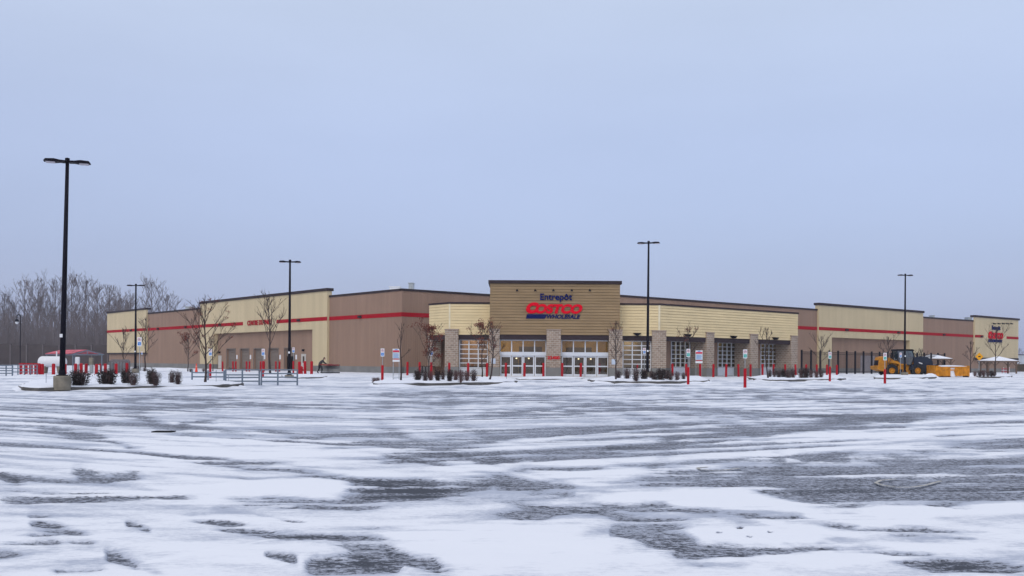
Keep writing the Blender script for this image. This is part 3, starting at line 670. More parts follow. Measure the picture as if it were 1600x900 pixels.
# lettering -----------------------------------------------------------
DG = None
def text(body, mats, parent, fr, u0, u1, z0, z1, y, depth=.08, offset=.0, shear=0.0, name='lettering', world=None):
    c = bpy.data.curves.new('t', 'FONT'); c.body = body; c.size = 1; c.extrude = .05; c.offset = offset
    o = bpy.data.objects.new('t', c); COL.objects.link(o); bpy.context.view_layer.update()
    me = bpy.data.meshes.new_from_object(o.evaluated_get(bpy.context.evaluated_depsgraph_get())); bpy.data.objects.remove(o)
    n = len(me.vertices); a = np.zeros(n*3, np.float32); me.vertices.foreach_get('co', a); a = a.reshape(-1, 3)
    x, z, d = a[:, 0].copy(), a[:, 1].copy(), a[:, 2].copy()
    x += shear*z; x = (x-x.min())/(x.max()-x.min()); z = (z-z.min())/(z.max()-z.min()); d = (d-d.min())/max(d.max()-d.min(), 1e-6)
    a[:, 0] = u0+x*(u1-u0); a[:, 1] = y-depth*d; a[:, 2] = z0+z*(z1-z0)
    me.vertices.foreach_set('co', a.ravel()); me.name = name
    me.materials.clear(); me.materials.append(mats); me.update()
    return link(name, me, parent, fr.M if fr else world)
def logo(fr, off, px0, px1, zc, sc, y):
    """store-name sign: navy word, heavy red name, navy bars with small word"""
    U0, U1 = fr.u(px0, off), fr.u(px1, off); Wd = U1-U0; H = sc
    e = link('store_name_sign', None, store, fr.M @ Matrix.Translation((U0, y, zc)))
    e['label'] = 'large red and navy store name sign on the entrance tower' if off else 'sign'
    text('Entrepôt', M_navy, e, fr, U0+.25*Wd, U0+.815*Wd, zc+.50*H, zc+1.02*H, y, .12, .02)
    text('C', M_sred, e, fr, U0+0*Wd, U0+.225*Wd, zc-.22*H, zc+.47*H, y, .14, .08, .25)
    text('OSTCO', M_sred, e, fr, U0+.165*Wd, U0+1.0*Wd, zc-.22*H, zc+.37*H, y-.01, .14, .058, .22)
    text('WHOLESALE', M_navy, e, fr, U0+.37*Wd, U0+.965*Wd, zc-.53*H, zc-.27*H, y, .1, .03, .25)
    b = MB()
    for k in range(4):
        za = zc-.53*H+k*.068*H; x1 = U0+(.335+.012*k)*Wd; b.prism([(U0+(.0+.004*k)*Wd, za), (x1, za), (x1+.01*Wd, za+.055*H), (U0+(.004+.004*k)*Wd, za+.055*H)], y-.1, y)
    b.build('bar', M_navy, e, fr.M)
    return e
e1 = logo(FT, .1, 821.5, 909.5, FT.z(865, 484.5, .1), 1.62*.93, -.05)
e2 = logo(FR, .3, 1543.5, 1566, FR.z(1555, 526, .3), 2.0, -.34); e2['label'] = 'smaller store name sign at the far right end wall'
text('22400', M_sred, store, FT, FT.u(855.5, .2, 560), FT.u(874.5, .2, 560), FT.z(865, 561.5, .2), FT.z(865, 556.5, .2), -.16, .05, .03, 0, 'street_number')
text('CENTRE DU PNEU', M_red, store, FL, FL.u(387, .3), FL.u(424.5, .3), HB0-.10, HB1+.13, -.32, .08, .015, 0, 'lettering')
for px in (1551.5, 1558.5, 1565.5, 1572, 1578.5):
    u = FR.u(px, .6, 506); z = FR.z(px, 506, .6); b = MB(); b.tube([(u, -.3, z+.1), (u, -.8, z+.15)], .04, 5); b.box(u-.35, u+.35, -1.0, -.75, z-.1, z+.1); b.build('sign_lamp', M_black, store, FR.M)

# ---------------------------------------------------------------- pale building beyond on the right
Yb = 205
pb = thing('distant_building', 'pale grey low industrial building beyond the right end of the store', 'building', T((1700-800)/F*Yb, Yb))
b = MB(); b.box(-20, 60, 0, 20, 1.6, 3.5); b.build('wall', M_pale, pb, W[pb.name]); b = MB(); b.box(-20.1, 60.1, -.1, 20, 3.5, 3.65); b.build('roof', M_cap, pb, W[pb.name])
b = MB(); b.box(-20, 60, .2, 20, 0, 1.6); b.build('loading_bay', M_intd, pb, W[pb.name])

# ---------------------------------------------------------------- snowy islands with kerbs
def island(near, far, label_=None, h=.15, mound=.10):
    pts = [G(x, y) for x, y in near] + [G(x, y) for x, y in far]
    c = sum((Vector((p.x, p.y, 0)) for p in pts), Vector())/len(pts)
    def off(p, d):
        v = Vector((p.x-c.x, p.y-c.y, 0)); v.normalize(); return Vector((p.x, p.y, 0))-v*d
    b = MB(); n = len(pts); 
    for i in range(n):
        p, q_ = pts[i], pts[(i+1) % n]; pi, qi = off(p, .16), off(q_, .16)
        z = lambda v, s: (v.x, v.y, s)
        b.face([z(p, -.05), z(q_, -.05), z(q_, h), z(p, h)]); b.face([z(p, h), z(q_, h), z(qi, h), z(pi, h)])
    k = tag(b.build('kerb', M_kerb), kind='structure')
    # snow cover: rings lifting towards the middle, ragged over the kerb
    rs = random.Random(int(near[0][0])); b = MB(); rings = []
    fine = []
    for i in range(n):
        p, q_ = pts[i], pts[(i+1) % n]; m = max(2, int((q_-p).length/.5))
        for j in range(m): fine.append(p.lerp(q_, j/m))
    for (d, z) in ((.02, h+.005), (.10, h+.035), (.5, h+.07), (1.2, h+mound)):
        ring = []
        for p in fine:
            dd = d+(rs.uniform(-.02, .16) if d < .2 else 0); v = Vector((c.x-p.x, c.y-p.y, 0)); dd = min(dd, v.length*.8)
            v.normalize(); w_ = Vector((p.x, p.y, 0))+v*dd; ring.append((w_.x, w_.y, z+rs.uniform(-.012, .02)))
        rings.append(ring)
    m = len(fine)
    for a_, c_ in zip(rings, rings[1:]):
        for i in range(m): j = (i+1) % m; b.face([a_[i], a_[j], c_[j], c_[i]])
    for i in range(m): b.face([rings[-1][i], rings[-1][(i+1) % m], (c.x, c.y, h+mound+.02)])
    ou = []; inn = []; hh_ = rs.uniform(0, 6)
    for i, p in enumerate(fine):
        v = Vector((p.x-c.x, p.y-c.y, 0)); v.normalize(); e = .5+.5*math.sin(i*.31+hh_)+.35*math.sin(i*.83)+rs.uniform(-.25, .25); e = max(0, min(1, e))
        ou.append((p.x+v.x*.38, p.y+v.y*.38, .002)); inn.append((p.x+v.x*.006, p.y+v.y*.006, h*(-.05+e*1.0)))
    for i in range(m): j = (i+1) % m; b.face([ou[i], ou[j], inn[j], inn[i]])
    tag(b.build('island_snow', M_snow, smooth=True), kind='structure')
island([(28,608.5),(34,611),(60,612),(130,611),(200,609.6),(300,608),(345,606.5),(372,605),(381,603.2)], [(340,598.5),(250,597.8),(120,597.5),(50,599)])
island([(581,601.5),(584,603.6),(595,604.6),(640,603.6),(700,602.6),(770,601.6),(803,600.6),(809,599)], [(780,594),(700,594.5),(640,595),(600,597)])
island([(918,596.5),(930,598.5),(960,600),(1020,600),(1070,599.6),(1104,598.6),(1109,597)], [(1095,591.5),(1020,591),(960,591)])
island([(1167,592.5),(1180,595),(1206,596.8),(1250,596.3),(1300,595.5),(1322,594)], [(1310,589.5),(1250,589.5),(1190,589.5)])
island([(1364,591.5),(1368,592.8),(1400,593),(1440,592.6),(1464,591.6)], [(1460,588),(1420,588),(1380,588)])
island([(1523,589.5),(1530,590.6),(1560,590.8),(1578,590.4),(1582,589.3)], [(1570,586.3),(1530,586.2)])
island([(440,590.5),(470,592),(505,590.8),(512,589.3)], [(490,587),(440,587)], h=.08, mound=.05)
island([(800,592.2),(812,593.8),(838,593.6),(905,593.2),(915,592.3)], [(880,590.3),(820,590.3)], h=.06, mound=.03)
def snowpile(px, py, r, h, label):
    p = G(px, py); b = MB(); rs = random.Random(int(px)); rg = []
    for (k, z) in ((1, -.05), (.8, .35), (.5, .75), (.2, .97)): rg.append([(p.x+math.cos(a*.4487)*r*k*rs.uniform(.85, 1.1), p.y+math.sin(a*.4487)*r*.7*k, h*z*rs.uniform(.9, 1.05)) for a in range(14)])
    for a_, c_ in zip(rg, rg[1:]):
        for i in range(14): b.face([a_[i], a_[(i+1) % 14], c_[(i+1) % 14], c_[i]])
    b.face(rg[-1]); tag(b.build('snow_pile', M_snow, smooth=True), label, 'snow pile')
snowpile(1454, 589.5, 1.0, .42, 'low heap of snow between the wheel loader and the orange snow pusher')
snowpile(1516, 588.0, 1.6, .42, 'heap of snow just right of the orange snow pusher')
snowpile(252, 578.5, 5, .35, 'wide heap of snow along the store wall at left')

# ---------------------------------------------------------------- light poles
def light_pole(px, pybase, pytop, label, big, hd, armw, rz=0, lean=0.0, island_h=.15):
    p = G(px, pybase, island_h); Y = p.y; H = hgt(px, pytop, Y)-island_h
    M = T(p.x, Y, island_h, 0); t = thing('light_pole', label, 'light pole', M, 'black twin-head parking lot light poles')
    b = MB(); b.lathe([(0, -.1), (.34, -.1), (.34, big-.03), (.31, big), (0, big)], 20); b.build('base', M_conc, t, M)
    tp = (lean, 0, H)
    b = MB(); b.tube([(0, 0, big), (lean*.5, 0, big+(H-big)*.5), tp], [.115, .095, .07], 12); b.build('pole', M_black, t, M, smooth=True)
    b = MB(); b.box(-.17, .17, -.17, .17, big, big+.04); b.lathe([(.15, big+.04), (.13, big+.22), (.12, big+.24)], 12); b.build('base_plate', M_black, t, M)
    b = MB(); b.lathe([(0, -.02), (.095, 0), (.095, .14), (0, .17)], 10, (lean, 0, H)); b.build('pole_cap', M_black, t, M)
    for s in (-1, 1):
        Mh = M @ Matrix.Translation((lean, 0, H)) @ Matrix.Rotation(rz, 4, 'Z')
        prof = [(s*.07, .02), (s*.28, .03), (s*.5, .07), (s*armw*.92, .05), (s*armw, -.04), (s*.42, -.06), (s*.28, -.04), (s*.07, -.05)]
        if s < 0: prof = prof[::-1]
        b = MB(); b.prism(prof, -hd, hd); o = b.build('lamp_head', M_black, t, Mh)
        b = MB(); b.box(min(s*.46, s*(armw-.08)), max(s*.46, s*(armw-.08)), -hd*.85, hd*.85, -.085, -.058); b.build('lens', M_led, o, Mh)
    b = MB(); b.box(-.06, .06, -.13, -.112, big+1.6, big+1.74); b.build('number_plate', M_white, t, M)
light_pole(97, 605.8, 252.5, 'tallest looking black light pole on a stained concrete drum at far left', .50, .20, .90, R(20), .16)
light_pole(452, 588.5, 409, 'black light pole with an open workshop door behind it, right of the tyre centre lettering', .12, .16, .80, R(12))
light_pole(211.5, 581, 446, 'smallest looking black light pole standing before the cream left end of the store', .3, .16, .85, 0)
light_pole(1011.5, 591, 379.5, 'black light pole just right of the entrance tower among the shrubs', .45, .18, .88, R(-15), .03)
light_pole(1413.5, 587.6, 430, 'black light pole standing in front of the yellow wheel loader', .4, .16, .80, R(8))

# ---------------------------------------------------------------- bollards
def bollard_proto(H, m, r=.11, name='bollard'):
    t = thing(name, 'x', 'bollard', I4); b = MB()
    b.lathe([(r, -.05), (r, H-.07), (r*.88, H-.03), (r*.5, H), (0, H+.005)], 14); b.build('sleeve', m, t, smooth=False)
    b = MB(); b.lathe([(r+.004, H*.78), (r+.004, H*.80)], 14); b.build('band', M_boll if m is M_boll else M_alu_d, t); return t
OW = ['leftmost', 'second', 'third', 'fourth', 'fifth', 'sixth', 'seventh', 'eighth', 'ninth', 'tenth', 'eleventh', 'twelfth', 'thirteenth', 'fourteenth', 'fifteenth']
def ordn(i, n): return 'rightmost' if i == n-1 and n > 1 else OW[i] + ('' if i == 0 else ' from the left')
protos = {}
def put_bollards(lst, what, group, m=M_boll, r=.11):
    n = len(lst)
    for i, (px, y0, y1) in enumerate(lst):
        p = G(px, y1); H = round(max(.8, min(1.35, hgt(px, y0, p.y))), 2)
        tilt = Matrix.Rotation(random.gauss(0, .012), 4, 'X') @ Matrix.Rotation(random.gauss(0, .014), 4, 'Y') @ Matrix.Rotation(random.uniform(0, 6), 4, 'Z')
        key = (H, m.name, r); lab = f"{ordn(i, n)} of the {what}"
        if key not in protos:
            protos[key] = bollard_proto(H, m, r); protos[key].matrix_basis = T(p.x, p.y) @ tilt; tag(protos[key], lab, 'bollard', group)
        else: copy_tree(protos[key], T(p.x, p.y) @ tilt, lab, group)
put_bollards([(x, 567, 588.7) for x in (760.7, 790.3, 819.4, 849, 878.2, 907.3, 937)], 'red bollards lined up before the glass entrance doors', 'red bollards before the doors')
put_bollards([(636.5, 565.2, 586.5), (655.5, 565.5, 586.8), (702, 566.5, 588), (731.5, 567, 588.3)], 'red bollards behind the middle shrubs', 'red bollards behind the middle shrubs')
put_bollards([(966.5, 567.5, 588.7), (996, 567.8, 588.8), (1025.6, 568, 589), (1050.8, 568.3, 589.2), (1072.3, 568.5, 589.3)], 'red bollards behind the shrubs right of the tower', 'red bollards behind the right shrubs')
put_bollards([(1094, 568.6, 589.6), (1114.5, 568.7, 589.4), (1134.4, 568.8, 589.1), (1154, 569, 588.9), (1172.8, 569, 588.7), (1191.4, 569, 588.5)], 'red bollards before the right wing windows', 'red bollards along the right pavement')
put_bollards([(1209, 569, 588.5), (1226.8, 569, 588.4), (1243.4, 569.2, 588.3), (1259.4, 569.3, 588.2), (1276, 569.4, 588.1), (1292, 569.6, 588.2), (1307.4, 570, 588.2)], 'red bollards behind the right corner shrubs', 'red bollards at the right corner')
for a, bb, w_ in ((364, 368.4, 'first'), (385.3, 389.6, 'second'), (407.2, 412.5, 'third'), (431, 436.6, 'fourth')):
    put_bollards([(a, 564.5, 580.6), (bb, 564.5, 580.6)], f'pair of red bollards at the {w_} brown overhead door', 'red bollards at the overhead doors', r=.10)
put_bollards([(347.8, 564.8, 580.3)], 'red bollards, alone by the small pale door', 'red bollards at the overhead doors', r=.10)
put_bollards([(467.8, 565, 586), (476.8, 564.2, 584.4), (486.7, 564.2, 584.6)], 'thick red bollards beside the fire hydrant', 'red bollards by the hydrant', r=.14)
put_bollards([(66, 568.5, 585.2), (83.5, 568, 585.3), (101.5, 568.5, 584.8)], 'red bollards in front of the white gas tank', 'red bollards around the gas station', r=.14)
put_bollards([(118, 568, 584.5), (127, 567.5, 584), (134.5, 568, 583.5), (150.5, 568.6, 584.4), (156.5, 568.2, 583.2), (164.5, 568, 584)], 'red bollards under the red roofed shelter', 'red bollards around the gas station', r=.14)
put_bollards([(181.5, 568, 584.4), (198.5, 567, 583)], 'red bollards before the grey enclosure left of the store', 'red bollards by the grey enclosure', r=.14)
put_bollards([(121.5, 571, 583), (131.5, 571, 583), (145, 571, 583), (154, 570.5, 583.5), (168.5, 571, 583)], 'white bollards among the red shelter ones', 'white bollards at the shelter', M_wboll, .13)
put_bollards([(31, 569, 585), (34.5, 568.6, 584.4), (38.5, 569, 585), (42.5, 568.4, 584.2), (46.5, 569, 585), (50.5, 568.6, 584.4), (54.5, 569, 585), (58.5, 568.6, 584.6), (62.3, 569, 585.2)], 'red bollards packed behind the grey railing at far left', 'red bollards behind the left railing', r=.10)
put_bollards([(29.3, 570, 585.3), (36.4, 570, 585.3), (44.5, 570, 585.3), (52.5, 570, 585.3)], 'white posts between far left red bollards', 'white posts behind the left railing', M_wboll, .05)

# ---------------------------------------------------------------- signs on bollards
def wheel_sign(parent, M, s, kind):
    """white parking plate with a red ring above and a wheelchair tile"""
    b = MB(); b.box(-.15*s, .15*s, -.012, .012, 0, .66*s); o = b.build('sign_plate', M_white, parent, M)
    b = MB()
    for a in range(16):
        a0, a1 = a*math.pi/8, (a+1)*math.pi/8
        b.face([(math.cos(k)*r*s, -.016, (.49+math.sin(k)*r)*s) for k, r in ((a0, .105), (a1, .105), (a1, .078), (a0, .078))][::-1])
    b.build('red_ring', M_spink, o, M)
    b = MB(); b.box(-.11*s, .11*s, -.018, -.013, .07*s, .31*s); b.build('tile', kind, o, M)
    b = MB()    # wheelchair mark: head, back, seat, wheel
    zc = .17*s
    b.box(-.03*s, -.005*s, -.024, -.019, zc+.0*s, zc+.07*s); b.box(-.03*s, .035*s, -.0241, -.0191, zc-.012*s, zc+.0*s); b.box(.035*s, .05*s, -.024, -.019, zc-.06*s, zc)
    b.lathe([(0, -.024), (.018*s, -.022), (.018*s, -.019)], 8, (-.017*s, 0, zc+.095*s), 'y')
    b.build('symbol', M_white, o, M)
    text('P', M_navy, o, None, -.035*s, .04*s, .44*s, .54*s, -.014, .006, .02, 0, 'letter', world=M)
def sign_bollard(px, ytop, ybot, bt, bb_, kind, label, h=0.0, bollard=True, sc=None):
    p = G(px, bb_, h); M = T(p.x, p.y, h); z1 = hgt(px, ytop, p.y)-h; z0 = hgt(px, ybot, p.y)-h; zb = hgt(px, bt, p.y)-h
    t = thing('sign_bollard' if bollard else 'sign_post', label, 'parking sign', M, 'parking signs for disabled drivers')
    if bollard:
        b = MB(); b.lathe([(.085, -.1), (.085, zb-.04), (.05, zb), (0, zb)], 14); b.build('bollard_sleeve', M_boll, t, M)
    else: zb = 0
    b = MB(); b.tube([(0, .03, zb-.02), (0, .03, z1-.03)], .022, 6); b.build('post', M_galv, t, M)
    wheel_sign(t, M @ Matrix.Translation((0, 0, z0)), (z1-z0)/.66, kind)
sign_bollard(328.5, 545, 556, 568, 591, M_sblue, 'blue and white disabled parking sign on a red bollard beside the large bare tree')
sign_bollard(411, 545, 555.5, 564, 589, M_sblue, 'disabled parking sign on a bollard behind the railing, before the third overhead door')
sign_bollard(458.3, 543, 551, 564, 585.3, M_sblue, 'faded disabled parking sign on a thick bollard just right of the black pole')
sign_bollard(597.4, 544.5, 557, 570.5, 597, M_sblue, 'disabled parking sign on a red bollard at the left tip of the middle island')
sign_bollard(673.7, 544, 556, 566, 592.5, M_sblue, 'disabled parking sign on a red bollard standing between middle shrubs', .15)
sign_bollard(1006.6, 543.5, 553, 570, 590, M_sblue, 'disabled parking sign on a post tucked behind the pole near the entrance', .15, False)
sign_bollard(1075.2, 545, 558, 573.5, 601, M_sgreen, 'red and teal parking sign on the red bollard at the end of the right shrubs')
sign_bollard(1164, 546, 560, 575.6, 606, M_sgreen, 'red and teal parking sign on the nearest, largest red bollard')
sign_bollard(1296.6, 550, 560.5, 572.5, 596, M_sgreen, 'red and teal parking sign on a red bollard before the iron fence')
sign_bollard(1382.6, 551.3, 563, 576.6, 599.6, M_sgreen, 'red and teal parking sign on a red bollard before the loader rear wheel')
sign_bollard(1407, 551, 558.5, 570, 589, M_sblue, 'small white sign on a post seen against the loader cab', .1, False)
sign_bollard(217.5, 527, 541, 570, 593, M_sblue, 'blue and white sign on a tall grey post beside the left island shrubs', .15, False)
sign_bollard(221.5, 549, 554, 570, 580, M_sblue, 'small blue sign on a thin post low before the cream left end wall', 0, False)
def board(px, py0, py1, pw, base, label):
    p = G(px, base, .1); M = T(p.x, p.y, .1); z1 = hgt(px, py0, p.y)-.1; z0 = hgt(px, py1, p.y)-.1; wd = pw/F*p.y
    t = thing('notice_board', label, 'sign', M, 'red and white notice boards'); h = z1-z0
    b = MB(); b.box(-wd/2, wd/2, -.02, .02, z0+h*.72, z1); o = b.build('top_panel', M_white, t, M)
    b = MB(); b.box(-wd*.46, wd*.46, -.03, -.021, z0+h*.74, z0+h*.88); b.build('red_band', M_spink, o, M)
    b = MB(); b.box(-wd*.2, wd*.2, -.03, -.021, z0+h*.91, z0+h*.965); b.build('symbol', M_sblue, o, M)
    b = MB(); b.box(-wd/2, wd/2, -.02, .02, z0+h*.26, z0+h*.71); o = b.build('middle_panel', mat('pale_blue_panel', (.50, .58, .62), .6), t, M)
    b = MB()
    for k in range(4): b.box(-wd*.38, wd*(.38-.08*(k % 2)), -.03, -.021, z0+h*(.32+.09*k), z0+h*(.35+.09*k))
    b.build('text_lines', M_sblue, o, M)
    b = MB(); b.box(-wd/2, wd/2, -.02, .02, z0, z0+h*.16); o = b.build('lower_panel', M_white, t, M)
    b = MB(); b.box(-wd*.4, wd*.4, -.03, -.021, z0+h*.18, z0+h*.235); b.build('red_strip', M_spink, t, M)
    b = MB(); 
    for s in (-1, 1): b.tube([(s*wd*.42, .05, 0), (s*wd*.42, .05, z1-.03)], .02, 6)
    b.build('posts', M_galv, t, M)
board(618.7, 545, 565.3, 11, 597, 'red, white and pale blue notice board on thin posts left of the slim bare tree')
board(1092, 547.5, 567.5, 11, 589, 'red, white and pale blue notice board before the tan wall by a masonry pier')
# amber diamond
p = G(1530, 588); M = T(p.x, p.y); t = thing('warning_sign', 'amber diamond speed bump warning sign on a post before the right end wall', 'warning sign', M)
zc = hgt(1530, 557.2, p.y); r = 6.3/F*p.y
b = MB(); b.prism([(0, zc-r), (r, zc), (0, zc+r), (-r, zc)], -.02, .02); o = b.build('sign_plate', M_amber, t, M)
b = MB(); b.prism([(-.34*r*1.2, zc-.12*r), (.4*r, zc-.12*r), (.2*r, zc+.14*r), (0, zc+.2*r), (-.2*r, zc+.14*r)], -.03, -.021); b.build('bump_symbol', M_black, o, M)
b = MB(); b.tube([(0, .05, 0), (0, .05, zc+r*.6)], .04, 6); b.build('post', M_galv, t, M)

# ---------------------------------------------------------------- railings
def railing(pxs, base, top, label, zr, name='railing', m=M_steel, th=.035, group=None):
    ps = [G(px, base(px) if callable(base) else base) for px in pxs]
    M = T(ps[0].x, ps[0].y); t = thing(name, label, 'railing', M, group); H = hgt(pxs[0], top, ps[0].y); Mi = M.inverted()
    loc = [Mi @ Vector((p.x, p.y, 0)) for p in ps]
    for q_ in loc:
        b = MB(); b.tube([(q_.x, q_.y, -.05), (q_.x, q_.y, H)], th*1.3, 8); b.build('post', m, t, M)
    for f in zr:
        b = MB()
        b.tube([(q_.x, q_.y, H*f) for q_ in loc], th, 8); b.build('rail', m, t, M)
    return t
railing([300, 325, 350], 601, 578.5, 'left section of blue grey pipe railing right behind the large bare tree', (.28, .55, .84), group='pipe railings on the left island')
railing([352.5, 378.5, 405], 602.3, 577, 'middle section of blue grey pipe railing at the tip of the left island', (.27, .5, .66, .97), group='pipe railings on the left island')
railing([408.3, 434, 464.5], 602.5, 577, 'right section of blue grey pipe railing ending on open snow', (.25, .52, .74, .97), group='pipe railings on the left island')
railing([-20, -6, 9.5, 19.2], 587.5, 570.5, 'blue grey pipe railing at the far left frame edge', (.25, .5, .72, .97), th=.04, group='pipe railings at far left')
railing([19.8, 28, 38, 48, 58], 585.9, 569.8, 'grey pipe railing in front of the packed red bollards', (.3, .64, .97), th=.035, group='pipe railings at far left')
railing([30.5, 41, 52, 62.5], 584.2, 567.8, 'red pipe rack standing among the packed red bollards at far left', (.72, .97), th=.05, m=M_boll)
railing([615.5, 650], 596.5, 590.8, 'low grey tubular rail behind the slim bare tree on the middle island', (.97,), th=.035)
for px, y0, y1, lb in ((72, 584, 606.8, 'thin grey snow stake left of the tallest light pole'), (337.6, 578, 604, 'thin grey snow stake right of the large bare tree'), (357, 585, 603, 'short thin snow stake before the pipe railing'), (791.5, 588, 597.5, 'thin grey snow stake near the left glass doors')):
    p = G(px, y1); b = MB(); b.tube([(0, 0, -.05), (0, 0, hgt(px, y0, p.y))], .012, 5); b.lathe([(.016, hgt(px, y0, p.y)-.12), (.016, hgt(px, y0, p.y)-.02)], 6)
    tag(b.build('snow_stake', M_steel, None, T(p.x, p.y)), lb, 'stake', 'thin snow stakes')

# iron fence on the right
S0 = Vector((.2985*125, 125)); nF = 17; step = 2.15
M = T(S0.x, S0.y, 0, math.atan2(.6455, .7638)); t = thing('iron_fence', 'tall black iron fence with square posts behind the loader', 'fence', M)
for i in range(nF+2):
    b = MB(); b.box(i*step-.09, i*step+.09, -.09, .09, 0, 3.15); b.build('post', M_black, t, M)
for i in range(nF+1):
    b = MB()
    for z in (2.65, 2.9, .35): b.box(i*step+.091, (i+1)*step-.091, -.02, .02, z-.025, z+.025)
    for k in range(1, 15): x = i*step+k*step/15; b.box(x-.009, x+.009, -.009, .009, .1, 2.95)
    b.build('fence_panel', M_black, t, M)
# ---------------------------------------------------------------- wheel loader (side on, bucket arms to the right)
Yl = 108.5; k = Yl/F
def LX(px): return (px-1410)*k
p = G(1410, 588.4); Yl = 108.5
zz = lambda py: hgt(1410, py, Yl)
M = T((1410-800)/F*Yl, Yl); ld = thing('wheel_loader', 'yellow wheel loader with dark blue boom parked side on by the iron fence', 'loader', M)
def pr(lst): return [(LX(x), max(zz(y), 0.02)) for x, y in lst]
def part(name, lst, y0, y1, m, parent=ld):
    pts = pr(lst)
    a = sum(pts[i][0]*pts[(i+1) % len(pts)][1]-pts[(i+1) % len(pts)][0]*pts[i][1] for i in range(len(pts)))
    if a < 0: pts = pts[::-1]
    return MB().prism(pts, y0, y1).build(name, m, parent, M)
hood = part('engine_hood', [(1369,574.5),(1370,563),(1372,558.5),(1378,557),(1388,560),(1397,566),(1397,579),(1380,577)], -.75, .75, M_yel)
part('grille', [(1370.5,563),(1369.2,563.3),(1368.6,571),(1369.6,571)], -.5, .6, M_black, hood)
part('counterweight', [(1365,572.5),(1369.5,571.5),(1380,572),(1380,578),(1376,580.5),(1366,577)], -1.1, 1.1, M_yel)
part('rear_fender', [(1384,567),(1389,563.5),(1396,564.5),(1402,568.5),(1410,568.5),(1410,570.5),(1401,571),(1395,568),(1389,567)], -1.15, 1.15, M_yel)
part('fuel_tank', [(1398,571),(1410,570.5),(1410.5,584),(1406,585),(1399,583)], -.9, .9, M_yel)
part('ladder', [(1400,577),(1404,577),(1404,587),(1400,587)], -1.1, -.95, M_black)
cabp = [(1397.5,547.5),(1421.5,547.5),(1424.5,557),(1420,570.5),(1400,568.5)]
cab = part('cab', cabp, -.68, .68, M_cabglass)
fb = MB()
c3 = pr([(1397.5,547.5),(1421.5,547.5),(1424.5,557),(1420,570.5),(1400,568.5),(1408.5,547.5),(1410,570)])
for y in (-.7, .7):
    for i, j in ((0,1),(1,2),(2,3),(3,4),(4,0),(5,6)): fb.tube([(c3[i][0], y, c3[i][1]), (c3[j][0], y, c3[j][1])], .055, 5)
for i in (0,1,2,3,4): fb.tube([(c3[i][0], -.7, c3[i][1]), (c3[i][0], .7, c3[i][1])], .055, 5)
fb.build('cab_frame', M_black, cab, M)
part('cab_roof', [(1396,547.6),(1397,545.8),(1421,545.6),(1424,547.2),(1423,548.4),(1396.5,548.4)], -.82, .82, M_black)
part('seat', [(1404,568),(1411,568),(1410,565),(1406,564.5),(1405,558),(1403,558)], -.25, .25, M_black, cab)
part('exhaust_stack', [(1391,561),(1391,551),(1392.5,551),(1392.8,561)], -.3, -.1, M_black)
part('air_cleaner', [(1393.5,561.5),(1393.5,554.5),(1397,554.5),(1397,562)], .1, .45, M_black)
part('front_frame', [(1411,570),(1417.5,569),(1418,559),(1421,558),(1424,560),(1424,571),(1432,578),(1440,583),(1431,586),(1412,584)], -.5, .5, M_yel)
part('front_fender', [(1416.5,577),(1418,572),(1423,569),(1429,569),(1434,572),(1438,579),(1436,580),(1432,574.5),(1428,571.5),(1423,571.5),(1419,574),(1418,578)], -1.15, 1.15, M_dblue)
part('boom', [(1424,558.5),(1428,557.5),(1437,561),(1446,565),(1452,567.5),(1456.5,572),(1456.8,580),(1450,585),(1444,583),(1440,577.5),(1434,572),(1424.5,569.5)], -.62, -.44, M_dblue)
part('boom', [(1424,558.5),(1428,557.5),(1437,561),(1446,565),(1452,567.5),(1456.5,572),(1456.8,580),(1450,585),(1444,583),(1440,577.5),(1434,572),(1424.5,569.5)], .44, .62, M_dblue)
part('bucket_linkage', [(1432,562),(1436,556.5),(1448,557.5),(1456,564),(1457.5,578),(1453,578),(1450,566),(1440,562)], -.2, .2, M_dblue)
part('coupler', [(1449,571),(1459,569),(1460,586),(1455,586.5),(1448,583)], -.9, .9, M_dblue)
b = MB(); b.tube([(LX(1420), -.3, zz(569)), (LX(1440), -.3, zz(574))], .06, 8); b.tube([(LX(1420), .3, zz(569)), (LX(1440), .3, zz(574))], .06, 8); b.build('hydraulic_cylinder', M_galv, ld, M)
MB().prism([(LX(1432), zz(567.2)), (LX(1437.5), zz(568.9)), (LX(1437.5), zz(567.2)), (LX(1432), zz(565.6))], -.635, -.622).build('decal', M_white, ld, M)
wr = .70
for px in (1387.5, 1427.5):
    for y in (-.92, .92):
        cx_, cz_ = LX(px), wr-.02
        b = MB(); b.lathe([(wr*.5, -.26), (wr*.88, -.27), (wr*.985, -.2), (wr, 0), (wr*.985, .2), (wr*.88, .27), (wr*.5, .26)], 24, (cx_, y, cz_), 'y')
        for a in range(18):
            an = a*math.pi/9; c_, s_ = math.cos(an), math.sin(an); b.tube([(cx_+c_*wr*.99, y-.22, cz_+s_*wr*.99), (cx_+math.cos(an+.12)*wr*1.0, y, cz_+math.sin(an+.12)*wr*1.0)], .03, 4)
        wh = b.build('wheel', M_tyre, ld, M)
        sg = -1 if y < 0 else 1
        b = MB(); b.lathe([(wr*.47, .25*sg), (wr*.42, .2*sg), (wr*.38, .1*sg), (wr*.2, .09*sg), (wr*.17, .16*sg), (0, .16*sg)], 20, (cx_, y, cz_), 'y'); b.build('rim', M_yel, wh, M)
b = MB(); b.box(LX(1385), LX(1430), -.3, .3, .45, .75); b.build('chassis', M_black, ld, M)
